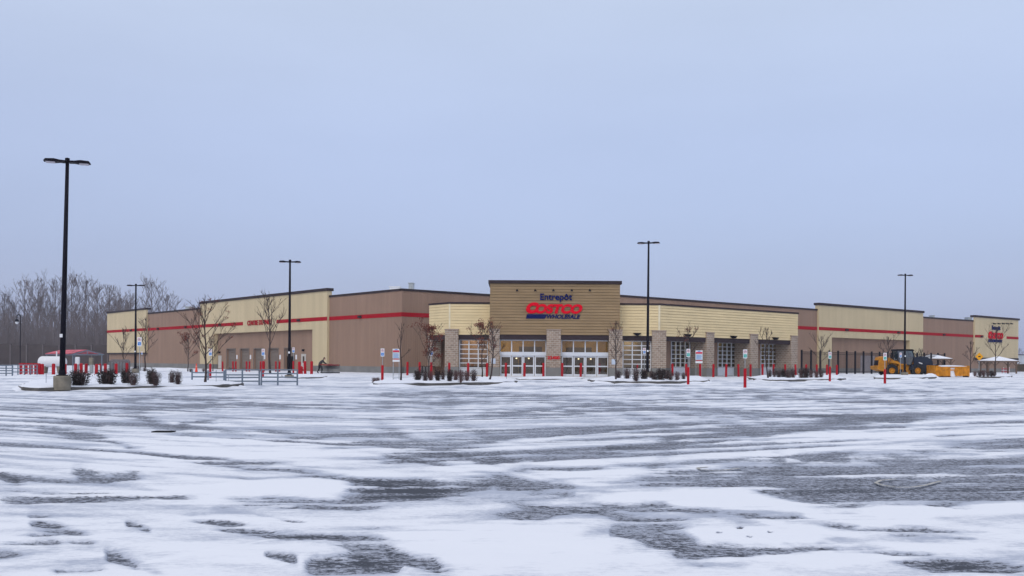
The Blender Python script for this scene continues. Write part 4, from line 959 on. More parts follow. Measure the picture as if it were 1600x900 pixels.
# snow pusher
Yp = 106.0; kp = Yp/F; M = T((1485-800)/F*Yp, Yp)
sp_ = thing('snow_pusher', 'orange steel snow pusher box with snow lying on top beside the loader', 'snow pusher', M)
Z = lambda py: max(hgt(1485, py, Yp), .0); X = lambda px: (px-1485)*kp
b = MB(); b.prism([(X(1460), .1), (X(1482), .1), (X(1482), Z(573.5)), (X(1462), Z(572)), (X(1458), Z(571.5))], -.5, -.42); b.build('side_plate', M_org, sp_, M)
b = MB(); b.box(X(1459), X(1511), 1.6, 1.68, .15, Z(571)); b.build('mouldboard', M_org, sp_, M)
b = MB(); b.prism([(X(1490), .15), (X(1511), .15), (X(1511), Z(571.5)), (X(1490), Z(572.5)), (X(1488), Z(580))], -.5, -.42); b.build('side_plate', M_org, sp_, M)
b = MB()
for px in (1462, 1468, 1474, 1480, 1491, 1497, 1503, 1509.5): b.box(X(px)-.05, X(px)+.05, -.56, -.502, .12, Z(574))
b.build('stiffener', M_org, sp_, M)
for z in (Z(573.6), Z(578)): MB().box(X(1482.1), X(1490), -.48, -.4, z-.06, z+.06).build('cross_bar', M_org, sp_, M)
b = MB(); b.box(X(1459), X(1482.5), -.53, -.41, -.0, .1); b.box(X(1502), X(1510.5), -.53, -.41, .02, .15); b.build('wear_shoe', M_black, sp_, M)
MB().box(X(1459)-.06, X(1459)-.002, -.5, 1.7, .1, Z(571.3)).build('end_plate', M_org, sp_, M); MB().box(X(1511)+.002, X(1511)+.06, -.5, 1.7, .1, Z(571.3)).build('end_plate', M_org, sp_, M)
b = MB(); b.box(X(1460), X(1510), -.38, 1.58, .04, Z(574.5)); b.build('snow_load', M_snow, sp_, M)
b = MB(); b.prism([(X(1466), Z(573)), (X(1508), Z(572.4)), (X(1500), Z(571.2)), (X(1484), Z(570.6)), (X(1470), Z(571))], -.52, .3); b.build('snow_cap', M_snow, sp_, M)
b = MB(); b.tube([(X(1472), .3, Z(579)), (X(1488), .2, Z(571))], .08, 6); b.build('push_arm', M_org, sp_, M)

# ---------------------------------------------------------------- gazebo shelters
def gazebo(px0, px1, pyap, pye, pyb, label, posts):
    p = G((px0+px1)/2, pyb); Y = p.y; M = T(p.x, Y); t = thing('timber_shelter', label, 'shelter', M, 'timber shelters with snowy hipped roofs'); wd = (px1-px0)/F*Y/2; dp = 1.6
    ze = hgt((px0+px1)/2, pye, Y); za = hgt((px0+px1)/2, pyap, Y)
    b = MB(); c = [(-wd, -dp, ze), (wd, -dp, ze), (wd, dp, ze), (-wd, dp, ze)]; r0, r1 = (-wd*.12, 0, za), (wd*.12, 0, za)
    b.face([c[0], c[1], r1, r0]); b.face([c[1], c[2], r1]); b.face([c[2], c[3], r0, r1]); b.face([c[3], c[0], r0]); b.face(c[::-1])
    b.build('roof', M_snow, t, M)
    b = MB(); b.box(-wd+.05, wd-.05, -dp+.05, -dp+.15, ze-.2, ze-.02); b.box(-wd+.05, wd-.05, dp-.15, dp-.05, ze-.2, ze-.02); b.box(-wd+.05, -wd+.15, -dp+.16, dp-.16, ze-.2, ze-.02); b.box(wd-.15, wd-.05, -dp+.16, dp-.16, ze-.2, ze-.02); b.build('beam', M_wood, t, M)
    for x in posts:
        for y in (-dp+.3, dp-.3):
            xx = x*wd; b = MB(); b.box(xx-.1, xx+.1, y-.1, y+.1, 0, ze-.2); o = b.build('post', M_wood, t, M)
            for s in (-1, 1):
                b = MB(); b.tube([(xx, y, ze-.9), (xx+s*.6, y, ze-.22)], .06, 5); b.build('brace', M_wood, o, M)
    return t, M
gazebo(1533.5, 1585, 557, 563.7, 583.6, 'timber shelter with a snowy hipped roof before the right end wall', (-.82, -.42, .86))
gazebo(1433, 1482, 553.8, 560.2, 583.6, 'timber shelter with snowy roof half hidden behind the fence end', (-.86, .9))
p = G(1572, 583.4); M = T(p.x, p.y+.1); t = thing('trolley_bay_frame', 'red and white tubular frame inside the right timber shelter', 'trolley bay', M)
for i, (x, m_) in enumerate(((-.6, M_spink), (-.35, M_white), (-.1, M_spink), (.2, M_spink), (.6, M_white))):
    MB().tube([(x, 0, 0), (x, 0, .85+.15*(i % 3 == 1)), ], .045, 6).build('upright', m_, t, M)
for z, m_ in ((.25, M_spink), (.5, M_white), (.75, M_spink)): MB().tube([(-.7, -.05, z), (.65, -.05, z)], .04, 6).build('rail', m_, t, M)

# ---------------------------------------------------------------- left: gas tank, shelter, enclosure, lamp, barrier wall
p = G(80, 583.6); Yt = p.y; kt = Yt/F; M = T((82-800)*kt, Yt)
t = thing('gas_tank', 'white horizontal gas tank half hidden by the tallest light pole', 'gas tank', M)
rt = 8.6*kt; zc = hgt(82, 565.3, Yt); hl = 22*kt
prof = [(0, -hl)]+[(rt*math.sin(a*math.pi/12), -hl+rt*.75*(1-math.cos(a*math.pi/12))) for a in range(1, 7)]+[(rt*math.sin(a*math.pi/12), hl-rt*.75*(1-math.cos(a*math.pi/12))) for a in range(6, 0, -1)]+[(0, hl)]
b = MB(); b.lathe(prof, 20, (0, 0, zc), 'x'); b.build('tank_body', M_white, t, M, smooth=True)
for s in (-.55, .55): MB().prism([(s*hl-.12, 0), (s*hl+.12, 0), (s*hl+.22, zc-rt*.75), (s*hl-.22, zc-rt*.75)], -.3, .3).build('saddle', M_conc, t, M)
MB().tube([(.38, 0, zc+rt*.9), (.38, 0, hgt(82, 549, Yt))], .06, 8).build('vent_pipe', M_white, t, M)
# shelter
Ys = 93.0; ks = Ys/F; M = T((136.5-800)*ks, Ys)
t = thing('red_roofed_shelter', 'small steel frame shelter with a snowy red gable roof by the gas tank', 'shelter', M)
ex = 24*ks; ze = hgt(137, 552.3, Ys); za = hgt(137, 546.3, Ys); bk = Vector((-4.6, 4.3)); 
b = MB()
def gp(x, z, k_): return (x+bk.x*k_, bk.y*k_, z)
for s, th in ((-1, 0), (1, 0)):
    b.face([gp(s*ex*1.08, ze-.02, 0), gp(0, za, 0), gp(0, za, 1), gp(s*ex*1.08, ze-.02, 1)]); b.face([gp(s*ex*1.08, ze-.08, 0), gp(0, za-.06, 0), gp(0, za-.06, 1), gp(s*ex*1.08, ze-.08, 1)][::-1])
b.build('roof', mat('frosted_red_roof', (.50, .10, .13), .6, vscale=2, var=.5), t, M)
b = MB(); 
for k_ in (0, 1):
    b.tube([gp(-ex, ze-.1, k_), gp(0, za-.08, k_), gp(ex*1.08, ze-.1, k_)], .05, 5); b.tube([gp(-ex, ze-.12, k_), gp(ex, ze-.12, k_)], .05, 5); b.tube([gp(0, ze-.12, k_), gp(0, za-.08, k_)], .04, 5)
for s in (-1, 1): b.tube([gp(s*ex, ze-.1, 0), gp(s*ex, ze-.1, 1)], .05, 5)
b.build('truss', M_steel, t, M)
for s in (-1, 1):
    for k_ in (0, .98): MB().tube([gp(s*ex*.94, 0, k_), gp(s*ex*.94, ze-.1, k_)], .055, 6).build('post', M_steel, t, M)
for px, h, lb in ((121, 1.55, 'white cabinet on a stand at the left post of the red roofed shelter'), (142.5, 1.5, 'grey dispenser pump standing under the red roofed shelter')):
    p = G(px, 583.6); M = T(p.x, p.y); t = thing('dispenser', lb, 'dispenser', M); m_ = M_white if px < 130 else M_conc
    MB().box(-.12, .12, -.1, .1, 0, h*.55).build('stand', M_galv, t, M); MB().prism([(-.17, h*.55), (.17, h*.55), (.17, h*.95), (.1, h), (-.1, h), (-.17, h*.95)], -.13, .13).build('cabinet', m_, t, M)
# grey enclosure
Ye = 96; M = T((182.5-800)/F*Ye, Ye); t = thing('grey_enclosure', 'grey mesh enclosure with rounded top just left of the store', 'enclosure', M); hw_ = 12.6/F*Ye; zt = hgt(182, 561.5, Ye)
MB().prism([(-hw_, 0), (hw_, 0), (hw_, zt*.86), (hw_*.8, zt), (-hw_*.7, zt), (-hw_, zt*.8)], 0, 1.4).build('screen', mat('grey_mesh', (.165, .15, .155), .8, vscale=3, var=.3, bump=.5), t, M)
for i in range(6): x = -hw_+.05+i*(2*hw_-.1)/5; MB().tube([(x, -.05, 0), (x, -.05, zt*.8)], .03, 5).build('post', M_galv, t, M)
# gooseneck lamp
Yg = 150; M = T((31.5-800)/F*Yg, Yg); t = thing('gooseneck_lamp', 'old style gooseneck lamp with a white globe before the woods at far left', 'street lamp', M)
zt = hgt(31.5, 495, Yg); wg = 5.5/F*Yg
MB().tube([(0, 0, 0), (0, 0, zt*.5), (0, 0, zt)]+[(-wg/2+wg/2*math.cos(a*math.pi/6), 0, zt+wg*.6*math.sin(a*math.pi/6)) for a in range(1, 7)]+[(-wg, 0, zt-.35)], .07, 7).build('post', M_black, t, M)
MB().lathe([(0, 0), (.2, -.1), (.34, -.45), (0, -.5)], 10, (-wg, 0, zt-.3)).build('lamp_shade', M_black, t, M)
MB().lathe([(0, -.3), (.18, -.22), (.26, 0), (.18, .22), (0, .3)], 12, (-wg, 0, zt-.85)).build('globe', M_white, t, M, smooth=True)
# barrier wall
Yw = 205; M = T((-60-800)/F*Yw, Yw); t = thing('barrier_wall', 'long dark brown panel wall in front of the woods', 'wall', M)
L_ = (330)/F*Yw; hh = hgt(90, 537.5, Yw); nP = 13
for i in range(nP):
    x0 = i*L_/nP; MB().box(x0+.15, x0+L_/nP-.15, 0, .2, 0, hh-.1-.25*(i % 2)).build('wall_panel', M_wall_f, t, M)
for i in range(nP+1): x0 = i*L_/nP; MB().box(x0-.14, x0+.14, -.12, .3, 0, hh).build('post', mat('barrier_post', (.11, .095, .10), .9), t, M)

# ---------------------------------------------------------------- bare trees
def grow(rs, H, hw, first=.28, nb=14, trunk_r=.05, lean=0, twig=3, up=.9, tn=5, minr=.006, sub=4, wob=1):
    tr, cr, tips = MB(), MB(), []
    pts = []; n = 9; x = y = 0
    for i in range(n+1):
        f = i/n; x += rs.uniform(-.02, .02)*H*.5*wob; y += rs.uniform(-.02, .02)*H*.5*wob
        pts.append(Vector((x+lean*f*(1-f)*2, y, f*H*.93)))
    rad = [trunk_r*(1-.88*(i/n))+minr for i in range(n+1)]; rad[0] *= 1.25
    tr.tube(pts, rad, max(5, tn+2))
    def tp(f): a = f*n; i = min(int(a), n-1); return pts[i].lerp(pts[i+1], a-i)
    def br(p, d, L, r, lv):
        q_ = p.copy(); ps = [q_.copy()]; m = 4; d = d.copy()
        for i in range(m):
            d = (d + Vector((rs.uniform(-.16, .16)*wob, rs.uniform(-.16, .16)*wob, rs.uniform(.02, .14)*up))).normalized(); q_ = q_ + d*L/m; ps.append(q_.copy())
        cr.tube(ps, [r*(1-.7*i/m)+minr*.5 for i in range(m+1)], tn if lv < 2 else 3, False)
        if lv < twig:
            for i in range(sub if lv < 2 else max(2, sub-1)):
                f = rs.uniform(.25, .95); a = f*m; j = min(int(a), m-1); s = ps[j].lerp(ps[j+1], a-j)
                az = rs.uniform(0, 6.283); dd = (d + Vector((math.cos(az), math.sin(az), rs.uniform(-.1, .35)))*rs.uniform(.5, .9)).normalized()
                br(s, dd, L*rs.uniform(.32, .55), r*.5, lv+1)
        if lv >= 1: tips.append(ps[-1])
    for i in range(nb):
        f = first+(.97-first)*(i+.5*rs.random())/nb; az = i*2.4+rs.uniform(-.4, .4)
        shape = math.sin(math.pi*min(1, ((f-first)/(1-first)*.75+.30)))
        L = hw*(1.25*shape+.15)*rs.uniform(.8, 1.15); el = rs.uniform(.55, 1.0) + .5*(f-first)
        br(tp(f), Vector((math.cos(az)*math.cos(el), math.sin(az)*math.cos(el), math.sin(el))), L, trunk_r*.42*(1-.6*f)+minr*.5, 0)
    return tr, cr, tips
def heads(rs, tips, n, size=.07):
    b = MB(); 
    for c in rs.sample(tips, min(n, len(tips))):
        for k_ in range(rs.randint(14, 24)):
            o = Vector((rs.gauss(0, .6), rs.gauss(0, .6), rs.gauss(0, .38)))*size*1.6; s = size*rs.uniform(.25, .5); d = Vector((rs.uniform(-1, 1), rs.uniform(-1, 1), rs.uniform(-1, 1))).normalized(); e = d.orthogonal().normalized()
            p_ = c+o; b.face([p_+d*s, p_+e*s*.7, p_-d*s, p_-e*s*.7])
    return b
def young(px, base, top, hwpx, label, nh=0, h=.15, seed=1, lean=0, nb=12, tr_=None, first=.3, twig=2, sub=4, hs=.07):
    rs = random.Random(seed); p = G(px, base, h); H = hgt(px, top, p.y)-h; hw = hwpx/F*p.y
    M = T(p.x, p.y, h); t = thing('bare_tree', label, 'tree', M, 'young bare trees around the lot')
    r = tr_ or max(.03, H*.0115)
    tr, cr, tips = grow(rs, H, hw, first, nb, r, lean, twig, sub=sub, minr=max(.0045, p.y*.00009))
    tr.build('trunk', M_bark, t, M, smooth=True); cr.build('crown', M_bark, t, M)
    if nh:
        hi = [q_ for q_ in tips if q_.z > H*.35]; heads(rs, hi or tips, nh, hs).build('seed_heads', M_head, t, M)  # rusty dried seed heads clumped at the branch tips, not leaves
young(193.5, 579, 509, 20, 'small bare tree before the cream left end wall, left of the smallest light pole', seed=3, h=0, nb=10, first=.2)
young(228, 577.5, 489.7, 18, 'thin bare tree at the edge between the cream end wall and tan wall', seed=4, h=0, nb=12)
young(293, 580.3, 521.5, 19, 'short bare tree with a vase crown and rusty seed heads before the tan left wall', 26, seed=5, h=0, first=.32, nb=12, hs=.16)
young(320.5, 600.5, 459, 43, 'largest bare tree, in front of the pipe railing, seed heads at its top', 16, seed=11, nb=17, first=.22, tr_=.055, twig=3, sub=3, hs=.07)
young(333, 580, 527, 17, 'small bare tree partly behind the largest bare tree', 10, seed=7, h=0, nb=9, hs=.12)
young(422.5, 583, 456, 32, 'tall bare tree in front of the tyre centre lettering', seed=8, h=.05, nb=13, first=.35)
young(626, 597, 497, 17, 'slim bare tree with few crooked branches on the left of the middle island', seed=29, nb=6, first=.38, twig=1, sub=3, tr_=.05)
young(669, 593, 506, 27, 'bushy bare tree with many rusty seed heads before the tan wall corner', 60, seed=10, nb=14, first=.22, hs=.13)
young(753.5, 590, 500, 24, 'bare tree with seed heads in front of the left glazed bay', 30, seed=12, nb=11, first=.3, hs=.13)
young(765, 595.5, 494, 20, 'bare tree with a bent dark trunk in front of the left tower pier', 12, seed=13, nb=12, first=.35, lean=.5, hs=.10, tr_=.055)
young(963, 595.2, 494.5, 19, 'bare tree in front of the right tower pier', 8, seed=14, nb=13, first=.25, hs=.07)
young(1072, 590.5, 509, 20, 'thin bare tree with drooping seed heads behind the red and teal sign', 12, seed=15, nb=9, first=.45, hs=.10)
young(1200.5, 592.3, 506, 17, 'bare tree with a crooked trunk before the windows on the right wing', seed=16, nb=9, first=.42, lean=-.3, twig=2, tr_=.055)
young(1281.5, 590, 520, 17, 'bare tree before the tall iron fence near the right corner', seed=17, nb=9, first=.35)
young(1387.5, 588.5, 523, 16, 'bare tree rising behind the rear of the yellow wheel loader', seed=18, h=0, nb=11, first=.3)
young(1440, 587, 543, 12, 'small dense bare tree behind the loader boom', seed=19, h=0, nb=8, first=.35)
young(1516, 587, 528, 12, 'bare tree standing between the snow pusher and the amber sign', seed=20, h=.05, nb=8, first=.3, tr_=.07)
young(1556, 587.5, 511, 24, 'tall bare tree in front of the store name sign at the far right end', seed=21, h=.1, nb=9, first=.35, twig=2)

# woods behind the barrier wall
def far_proto(seed, H, hw, nb=16):
    rs = random.Random(seed); tr, cr, tips = grow(rs, H, hw, rs.uniform(.16, .3), nb, .15, rs.uniform(-.6, .6), 3, up=1.2, wob=.5, tn=3, minr=.017, sub=4)
    t = thing('woodland_tree', 'x', 'tree', T(0, 400)); Mx = W[t.name]
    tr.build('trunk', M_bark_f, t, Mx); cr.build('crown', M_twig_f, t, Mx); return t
FP = [far_proto(100+i, 17.5, 4.2, 18) for i in range(6)]
rs = random.Random(5)
emer = [(6, 452, 'leftmost over the barrier wall'), (38, 431, 'tallest left of the tallest light pole'), (58, 428, 'broad crowned, a little left of the tallest light pole'), (84, 433, 'partly hidden by the tallest light pole'), (112, 430, 'just right of the tallest light pole'), (134, 431, 'second right of the tallest light pole'), (152, 442, 'third right of the tallest light pole'), (168, 440, 'above the left end of the store'), (186, 452, 'low crowned above the cream end wall'), (205, 455, 'behind the smallest light pole'), (236, 435, 'lone tall one above the tan wall'), (262, 455, 'rightmost over the store roof')]
for i, (px, py, d) in enumerate(emer):
    Y = 225+rs.uniform(0, 22); H = hgt(px, py, Y); s = H/17.0; Mx = T((px-800)/F*Y, Y, 0, rs.uniform(0, 6), s)
    lab = f'tall bare woodland tree, {d}'
    if i < 6: FP[i].matrix_basis = Mx; W[FP[i].name] = Mx; tag(FP[i], lab, 'tree', 'tall bare trees of the woods')
    else: copy_tree(FP[i % 6], Mx, lab, 'tall bare trees of the woods')
for i in range(40):
    px = -150+i*10.3+rs.uniform(-4, 4); Y = 214+rs.uniform(0, 55); top = 470+rs.uniform(-14, 22) + (12 if px > 230 else 0); H = hgt(px, top, Y)
    copy_tree(rs.choice(FP), T((px-800)/F*Y, Y, 0, rs.uniform(0, 6), H/17.0), 'bare grey tree within the dense woods behind the dark barrier wall', 'bare trees massed in the woods')
for i in range(14):
    px = 1596+i*12+rs.uniform(-5, 5); Y = 420+rs.uniform(0, 80); H = rs.uniform(9, 13)
    copy_tree(rs.choice(FP), T((px-800)/F*Y, Y, 0, rs.uniform(0, 6), H/17.0), 'faint bare tree far beyond the pale building at the right edge', 'far bare trees at the right')
# undergrowth: thin stems and twigs nobody could count
rs = random.Random(9); b = MB()
for i in range(15000):
    px = rs.uniform(-200, 300); Y = rs.uniform(209, 285); x = (px-800)/F*Y; h = rs.uniform(4, 11.5)*(1-.3*rs.random()); lx = rs.gauss(0, .5); r = rs.uniform(.02, .055); z0 = rs.uniform(0, 5) if rs.random() < .5 else 0
    b.tube([(x, Y, z0), (x+lx*.4, Y, z0+h*.5), (x+lx, Y, z0+h)], [r, r*.7, r*.3], 3, False)
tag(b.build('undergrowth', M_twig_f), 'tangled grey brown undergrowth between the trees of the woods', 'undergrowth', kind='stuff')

# ---------------------------------------------------------------- shrubs
def shrub_proto(seed, H, wt, wb, leaf, leafm, nst, nlf):
    rs = random.Random(seed); t = thing('shrub', 'x', 'shrub', I4); b = MB(); lf = MB()
    for i in range(nst):
        a = rs.uniform(0, 6.283); rr = math.sqrt(rs.random()); h = H*rs.uniform(.72, 1.0)*(1-.15*rr)
        x0, y0 = math.cos(a)*rr*wb*.5, math.sin(a)*rr*wb*.5; x1, y1 = math.cos(a)*rr*wt*.86, math.sin(a)*rr*wt*.86
        mid_ = ((x0+x1)/2*1.1+rs.uniform(-.03, .03), (y0+y1)/2*1.1+rs.uniform(-.03, .03), h*.5)
        b.tube([(x0, y0, -.02), mid_, (x1, y1, h)], [.009, .007, .003], 3, False)
        for k_ in range(nlf):
            f = rs.uniform(.08, 1.04) ; rb = wt*rr*min(1, .62+1.1*f-.72*f*f)*1.12; q_ = Vector((math.cos(a)*rb, math.sin(a)*rb, h*f)) + Vector((rs.gauss(0, .045), rs.gauss(0, .045), rs.gauss(0, .03)))
            d = Vector((rs.uniform(-1, 1), rs.uniform(-1, 1), rs.uniform(-.5, 1))).normalized(); e = d.orthogonal().normalized(); s = leaf*rs.uniform(.6, 1.3)
            lf.face([q_+d*s, q_+e*s*.55, q_-d*s, q_-e*s*.55])
    for k_ in range(10):
        a = rs.uniform(0, 6.283); L = wt*rs.uniform(1.1, 1.6); b.tube([(0, 0, .05), (math.cos(a)*L*.6, math.sin(a)*L*.6, H*.22), (math.cos(a)*L, math.sin(a)*L, H*rs.uniform(.1, .4))], [.008, .006, .003], 3, False)
    b.build('stems', M_stem, t, smooth=False); lf.build('foliage', leafm, t); return t
SPR = {'d': [shrub_proto(s, 1.0, .38, .28, .035, M_shrub, 120, 17) for s in (1, 2, 3)], 'r': [shrub_proto(s, 1.0, .36, .22, .030, M_shrub_r, 90, 12) for s in (4, 5, 6)], 'm': [shrub_proto(s, 1.0, .37, .25, .030, M_shrub, 100, 11) for s in (7, 8)]}
used = set()
def shrubs(lst, what, group, h=.15, kinds='d'):
    rs = random.Random(len(lst)*7)
    for i, (px, y0, y1, wpx, k_) in enumerate(lst):
        p = G(px, y1, h+.05); H = max(.35, hgt(px, y0, p.y)-h); wd = wpx/F*p.y
        pr_ = rs.choice(SPR[k_]); Mx = Matrix.Translation((p.x, p.y, h+.04)) @ Matrix.Rotation(rs.uniform(0, 6), 4, 'Z') @ Matrix.Diagonal((wd/.58, wd/.58, H*1.10, 1))
        lab = f"{ordn(i, len(lst))} of the {what}"
        if pr_.name not in used: used.add(pr_.name); pr_.matrix_basis = Mx; tag(pr_, lab, 'shrub', group)
        else: copy_tree(pr_, Mx, lab, group)
shrubs([(124,579,603,20,'d'),(167,577.5,602,19,'d'),(197.5,577.5,600.5,11,'d'),(208,582,602,14,'m'),(236,577,601,10,'d'),(243,581,602,13,'m'),(269,579.5,600,8,'m'),(278,580,601,9.5,'m')], 'near dark shrubs on the left island', 'dark shrubs on the left island')
shrubs([(652.7,579,595.5,9.5,'d'),(664,579,596.5,7,'m'),(673,580,596,8,'r'),(684,579,596.5,7,'d'),(692,577.5,595,6,'m'),(702.5,578,596.5,6.5,'d'),(711.5,579.5,595.5,8,'r'),(720,578.5,597,8,'r'),(729.5,579.5,596,8.5,'r'),(740.3,577.5,596,8,'m')], 'shrubs in a row on the middle island', 'shrubs on the middle island')
shrubs([(965.8,579,592,7.5,'m'),(980,575.5,593,9,'m'),(994,575,595,9.5,'m'),(1006.7,576.5,593.5,8.5,'d'),(1017,579,592,6,'m'),(1022.8,581.5,594.5,8,'d'),(1032.4,576.6,594.5,9.5,'d'),(1040.6,577,593.5,9,'m'),(1047.5,580,594.5,8,'m'),(1057.8,581,594.5,7.5,'r'),(1068,582.5,593.5,5.5,'m')], 'shrubs in the row right of the entrance tower', 'shrubs right of the entrance')
shrubs([(1202.5,577.5,590,5,'m'),(1210,576,590,5,'m'),(1217.5,578.5,590.5,7.5,'m'),(1225,577,590.5,7,'d'),(1232,578,591.5,9,'m'),(1238.6,576.5,591,7,'m'),(1251.5,575.5,591.5,7,'m'),(1259,575,591.5,7.5,'d'),(1266.8,578,591,6,'r'),(1276,578.5,591.3,6.5,'r'),(1283,577.5,591,5.5,'m')], 'shrubs in the row before the iron fence corner', 'shrubs at the right corner')
shrubs([(1523,580,587.5,5,'r'),(1531,579,587.8,6,'m'),(1537,578.5,588,6,'r'),(1543.5,580,588,6,'m'),(1549,579.5,588,5,'d'),(1553.5,580.5,587.8,5,'m')], 'shrubs before the right timber shelter', 'shrubs before the right shelter')
shrubs([(584.5,591,598.5,6,'r'),(590.5,592,598.3,6.5,'r')], 'low reddish shrubs at the middle island tip', 'crushed low shrubs', 0.02)
shrubs([(208.5,574,582,6,'m'),(217,572,580,5,'m'),(226,574.5,580,5,'m'),(298,576,581,5,'m'),(318,576,580.6,4,'m')], 'dark shrubs at the left wall foot', 'shrubs at the left wall foot', 0.02)

# ---------------------------------------------------------------- hydrant, cone, bike rack, drain
p = G(471.3, 585); M = T(p.x, p.y); t = thing('fire_hydrant', 'red fire hydrant among the thick red bollards', 'hydrant', M)
MB().lathe([(.17, 0), (.17, .06), (.12, .08), (.12, .55), (.15, .57), (.15, .62), (.13, .7), (.06, .78), (.03, .82), (0, .82)], 14).build('barrel', M_boll, t, M, smooth=True)
for s in (-1, 1): MB().lathe([(.06, .1*s), (.06, .22*s), (0, .22*s)], 10, (0, 0, .45), 'x').build('nozzle', M_boll, t, M)
p = G(306.8, 582); M = T(p.x, p.y); t = thing('traffic_cone', 'orange traffic cone on snow left of the largest bare tree', 'cone', M)
MB().box(-.2, .2, -.2, .2, 0, .04).build('base', M_cone, t, M); MB().lathe([(.15, .04), (.045, .93), (0, .95)], 14).build('cone', M_cone, t, M, smooth=True); MB().lathe([(.094, .56), (.074, .73)], 14).build('reflective_band', mat('cone_band', (.8, .25, .2), .5), t, M)
p = G(668, 588); M = T(p.x, p.y); t = thing('bicycle_rack', 'dark hoop bicycle rack behind the middle shrubs', 'bicycle rack', M); hz = hgt(668, 572, p.y)
for px in (657.5, 660.5-0+1.5, 667.5, 676.8):
    x = (px-668)/F*p.y; r = .17; MB().tube([(x-r, 0, 0), (x-r, 0, hz-r)]+[(x-r*math.cos(a*math.pi/8), 0, hz-r+r*math.sin(a*math.pi/8)) for a in range(1, 8)]+[(x+r, 0, hz-r), (x+r, 0, 0)], .028, 6).build('hoop', M_black, t, M)
p = G(252, 677); M = T(p.x, p.y, .015, 0, .6); t = thing('storm_drain', 'rusty storm drain grate showing through the snow at left', 'drain', M)
MB().box(-.30, .30, -.02, .0, 0, .03).box(-.3, .3, .40, .42, 0, .03).box(-.3, -.28, 0, .4, 0, .03).box(.28, .3, 0, .4, 0, .03).build('frame', M_tyre, t, M)
b = MB()
for i in range(9): b.box(-.27+i*.0625, -.235+i*.0625, 0, .4, 0, .025)
b.build('grate', M_tyre, t, M)

# ---------------------------------------------------------------- shopping trolleys
def trolley():
    t = thing('shopping_trolley', 'x', 'trolley', I4); b = MB()
    # basket from x=0 (front, low end) to x=.85 (handle end); wires
    B0 = [(0, .16, .62), (.0, .2, .88)]; n = 9
    def rim(z, x0, x1, wf, wb): return [(x0, -wf, z), (x1, -wb, z), (x1, wb, z), (x0, wf, z), (x0, -wf, z)]
    for k_ in range(4):
        f = k_/3; b.tube(rim(.48+.46*f+(0.0), .10-.08*f, .82+.03*f, .16+.05*f, .21+.06*f), .008 if k_ < 3 else .013, 4)
    for i in range(n+1):
        f = i/n; x0 = .10+f*.72; x1 = .02+f*.83; w0 = .16+.05*f; w1 = .21+.06*f
        for s in (-1, 1): b.tube([(x0, s*w0, .48), (x1, s*w1, .94)], .006, 3)
        b.tube([(x0, -w0, .48), (x0, w0, .48)], .006, 3)
    for i in range(5):
        y = -.14+i*.07; b.tube([(.10, y, .48), (.02, y*1.3, .94)], .006, 3)
    b.build('basket', M_cartm, t)
    b = MB(); b.tube([(.87, -.27, 1.0), (.87, .27, 1.0)], .022, 8); b.build('handle', M_cartr, t)
    b = MB()
    for s in (-1, 1): b.tube([(.87, s*.26, 1.0), (.80, s*.22, .5), (.78, s*.24, .16), (.06, s*.2, .14)], .014, 5)
    b.build('frame', M_cartm, t)
    b = MB(); b.prism([(.03, .85), (.03, .94), (.86, .955), (.86, .90)], -.275, -.27); b.prism([(.03, .85), (.03, .94), (.86, .955), (.86, .90)], .27, .275); b.build('red_bumper', M_cartr, t)
    for x in (.08, .78):
        for s in (-1, 1):
            MB().lathe([(0, -.015), (.06, -.015), (.06, .015), (0, .015)], 10, (x, s*.2, .06), 'y').build('wheel', M_tyre, t)
    return t
tp_ = trolley()
def trolley_row(px0, px1, base, n, rot, what, group, first=False):
    p0 = G(px0, base); p1 = G(px1, base)
    for i in range(n):
        q_ = p0.lerp(p1, i/(n-1)); lab = f"{ordn(i, n)} of the {what}"
        Mx = Matrix.Translation((q_.x, q_.y, 0)) @ Matrix.Rotation(rot, 4, 'Z')
        if first and i == 0: tp_.matrix_basis = Mx; tag(tp_, lab, 'trolley', group)
        else: copy_tree(tp_, Mx, lab, group)
trolley_row(513, 531, 583.3, 9, math.pi*1.0+0.0, 'nested trolleys being pushed by the worker', 'nested trolleys with the worker', True)
trolley_row(1121, 1160, 587.3, 15, 0.25, 'nested trolleys parked under the right wing window', 'nested trolleys under the window')

# ---------------------------------------------------------------- worker pushing trolleys
p = G(500.5, 583.2); M = T(p.x, p.y)
S_ = 1.0
def skin(name, joints, edges, m, parent, sub=2):
    me = bpy.data.meshes.new(name); me.from_pydata([j[0] for j in joints], edges, []); o = link(name, me, parent, M)
    md = o.modifiers.new('s', 'SKIN'); sk = me.skin_vertices[0] if me.skin_vertices else None
    if sk is None: 
        bpy.context.view_layer.objects.active = o; me.attributes
    for i, j in enumerate(joints):
        kf = 1.3 if name == 'body' else 1.0; me.skin_vertices[0].data[i].radius = (j[1]*kf, (j[1] if len(j) < 3 else j[2])*kf); 
    me.skin_vertices[0].data[0].use_root = True
    o.modifiers.new('u', 'SUBSURF').levels = sub; o.modifiers['u'].render_levels = sub
    bpy.context.view_layer.update()
    nm = bpy.data.meshes.new_from_object(o.evaluated_get(bpy.context.evaluated_depsgraph_get())); o.modifiers.clear(); o.data = nm
    nm.materials.clear(); nm.materials.append(m); nm.polygons.foreach_set('use_smooth', [True]*len(nm.polygons)); return o
per = thing('person', 'person in dark grey jacket and black trousers bending to push trolleys', 'person', M)
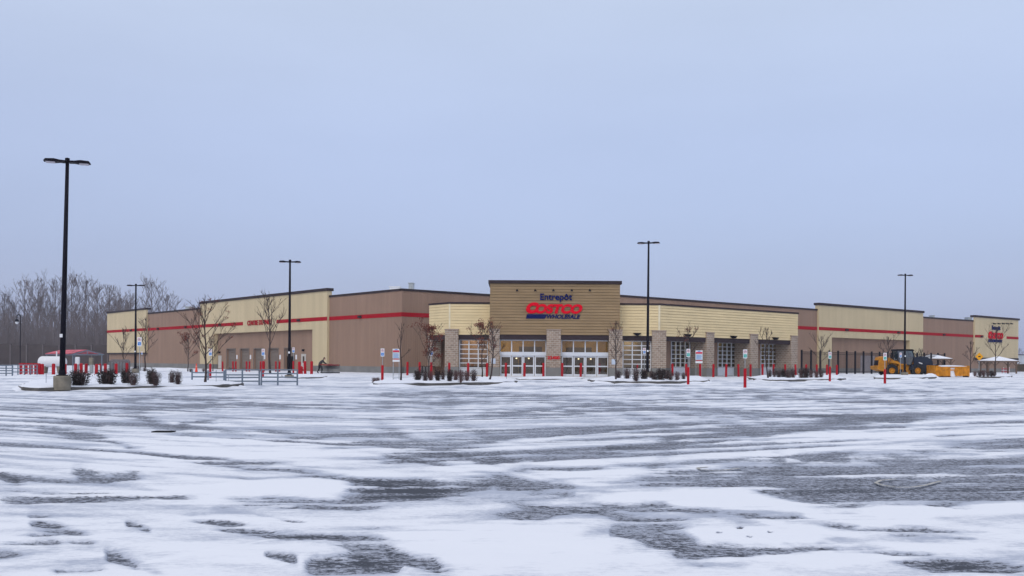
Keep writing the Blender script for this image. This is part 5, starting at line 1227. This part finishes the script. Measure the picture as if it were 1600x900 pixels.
J = [((-.10,0,.90),.13,.15), ((.02,0,1.10),.13,.16), ((.20,0,1.33),.13,.17), ((.29,0,1.42),.06), ((.36,0,1.49),.055),   #0-4 pelvis..neck
     ((-.10,-.11,.86),.105), ((-.10,-.14,.47),.07), ((-.29,-.15,.10),.045), ((-.18,-.15,.045),.04), ((-.07,-.15,.03),.03),  #5-9 left leg
     ((-.05,.11,.86),.105), ((.16,.12,.48),.07), ((.12,.12,.10),.045), ((.22,.12,.045),.04), ((.33,.12,.03),.03),  #10-14 right leg
     ((.24,-.20,1.34),.065), ((.42,-.24,1.12),.05), ((.66,-.20,1.03),.037), ((.24,.20,1.34),.065), ((.44,.22,1.10),.05), ((.68,.20,1.03),.037)]
E = [(0,1),(1,2),(2,3),(3,4),(0,5),(5,6),(6,7),(7,8),(8,9),(0,10),(10,11),(11,12),(12,13),(13,14),(2,15),(15,16),(16,17),(2,18),(18,19),(19,20)]
try:
    body = skin('body', J, E, M_coat, per)
    body.data.materials.append(M_pants)
    for pl in body.data.polygons:
        if pl.center.z < .90: pl.material_index = 1
    def blob(b, c, rx, ry, rz, rot=0, nu=16, nv=10, cut=None):
        R_ = Matrix.Rotation(rot, 3, 'Y'); base_ = len(b.v); rows = []
        for j in range(nv+1):
            th = math.pi*j/nv; row = []
            for i in range(nu):
                ph = 2*math.pi*i/nu; v = Vector((rx*math.sin(th)*math.cos(ph), ry*math.sin(th)*math.sin(ph), rz*math.cos(th)))
                row.append(R_ @ v + Vector(c))
            rows.append(row)
        for j in range(nv):
            for i in range(nu): b.face([rows[j][i], rows[j][(i+1) % nu], rows[j+1][(i+1) % nu], rows[j+1][i]][::-1])
    hd = MB(); blob(hd, (.44, 0, 1.57), .098, .08, .125, .35); blob(hd, (.545, 0, 1.545), .022, .014, .02); blob(hd, (.525, 0, 1.49), .02, .03, .01, .3)
    for s in (-1, 1): blob(hd, (.435, s*.082, 1.56), .024, .012, .032)
    ho = hd.build('head', M_skin, per, M, smooth=True)
    ey = MB()
    for s in (-1, 1): blob(ey, (.525, s*.032, 1.575), .012, .012, .009)
    ey.build('eyes', M_black, ho, M, smooth=True)
    hr = MB(); blob(hr, (.415, 0, 1.60), .108, .09, .118, .25); hr.build('hair', M_pants, per, M, smooth=True)
    for s in (-1, 1):
        V_ = [((.66,s*.20,1.03),.03), ((.74,s*.20,1.02),.028,.04)]; E_ = [(0,1)]
        for f_ in range(4):
            y = s*.20+(f_-1.5)*.021; L_f = (.055, .065, .06, .045)[f_]; i0 = len(V_)
            V_ += [((.75,y,1.02),.010), ((.75+L_f*.6,y,1.012),.009), ((.75+L_f*.75,y,.985),.008)]; E_ += [(1,i0),(i0,i0+1),(i0+1,i0+2)]
        i0 = len(V_); V_ += [((.71,s*.20-s*.04,1.0),.011), ((.745,s*.20-s*.05,.985),.009)]; E_ += [(0,i0),(i0,i0+1)]
        skin('hand', V_, E_, M_skin, per, 1)
except Exception as ex:
    print('person failed', ex)
# ---------------------------------------------------------------- haze
hz = MB(); hz.box(-330, 330, -40, 560, -1.2, 22.5)
hm = bpy.data.materials.new('haze_air'); hm.use_nodes = True; n = hm.node_tree.nodes; n.clear()
o_ = n.new('ShaderNodeOutputMaterial'); pv = n.new('ShaderNodeVolumePrincipled'); pv.inputs['Color'].default_value = (.80, .88, 1.0, 1); pv.inputs['Density'].default_value = .00032; pv.inputs['Anisotropy'].default_value = 0.0
hm.node_tree.links.new(pv.outputs[0], o_.inputs['Volume'])
tag(hz.build('haze', hm), 'thin grey blue winter haze over the whole lot', 'haze', kind='stuff')

# ---------------------------------------------------------------- separate pieces become parts of their own
def split_pieces(o):
    me = o.data; nv = len(me.vertices); par = list(range(nv))
    def fd(i):
        while par[i] != i: par[i] = par[par[i]]; i = par[i]
        return i
    for pl in me.polygons:
        v = pl.vertices; a = fd(v[0])
        for k in v[1:]: par[fd(k)] = a
    gr = {}
    for pl in me.polygons: gr.setdefault(fd(pl.vertices[0]), []).append(pl)
    bb = []
    for k, pls in gr.items():
        cs = [me.vertices[i].co for pl in pls for i in pl.vertices]
        bb.append([[min(c[i] for c in cs)-.02 for i in range(3)], [max(c[i] for c in cs)+.02 for i in range(3)], list(pls)])
    ch = True
    while ch:
        ch = False
        for i in range(len(bb)):
            for j in range(i+1, len(bb)):
                A_, B_ = bb[i], bb[j]
                if all(A_[0][k] <= B_[1][k] and B_[0][k] <= A_[1][k] for k in range(3)):
                    A_[0] = [min(A_[0][k], B_[0][k]) for k in range(3)]; A_[1] = [max(A_[1][k], B_[1][k]) for k in range(3)]; A_[2] += B_[2]; bb.pop(j); ch = True; break
            if ch: break
    if len(bb) < 2: return
    for n_, (_, _, pls) in enumerate(bb):
        ids = {}; vs = []; fs = []
        for pl in pls:
            t_ = []
            for i in pl.vertices:
                if i not in ids: ids[i] = len(vs); vs.append(tuple(me.vertices[i].co))
                t_.append(ids[i])
            fs.append(tuple(t_))
        m2 = bpy.data.meshes.new(me.name); m2.from_pydata(vs, [], fs)
        for mm in me.materials: m2.materials.append(mm)
        if n_ == 0: o.data = m2
        else:
            c = bpy.data.objects.new(o.name.split('.')[0], m2); COL.objects.link(c); c.parent = o.parent; c.matrix_basis = o.matrix_basis.copy()
for o in list(COL.objects):
    if o.type == 'MESH' and o.parent is not None and o.name.split('.')[0] in ('wall', 'foundation', 'red_stripe', 'parapet_cap', 'fascia', 'corner_trim', 'posts', 'wear_shoe', 'side_plate', 'mouldboard', 'red_bumper', 'trim', 'interior_shelving', 'stiffener', 'beam', 'hydraulic_cylinder'):
        if o.data.users == 1: split_pieces(o)
for o in COL.objects:
    if o.name.split('.')[0] == 'posts': o.name = 'post'
    if 'label' in o and len(o['label'].split()) > 16: print('LONG', o['label'])
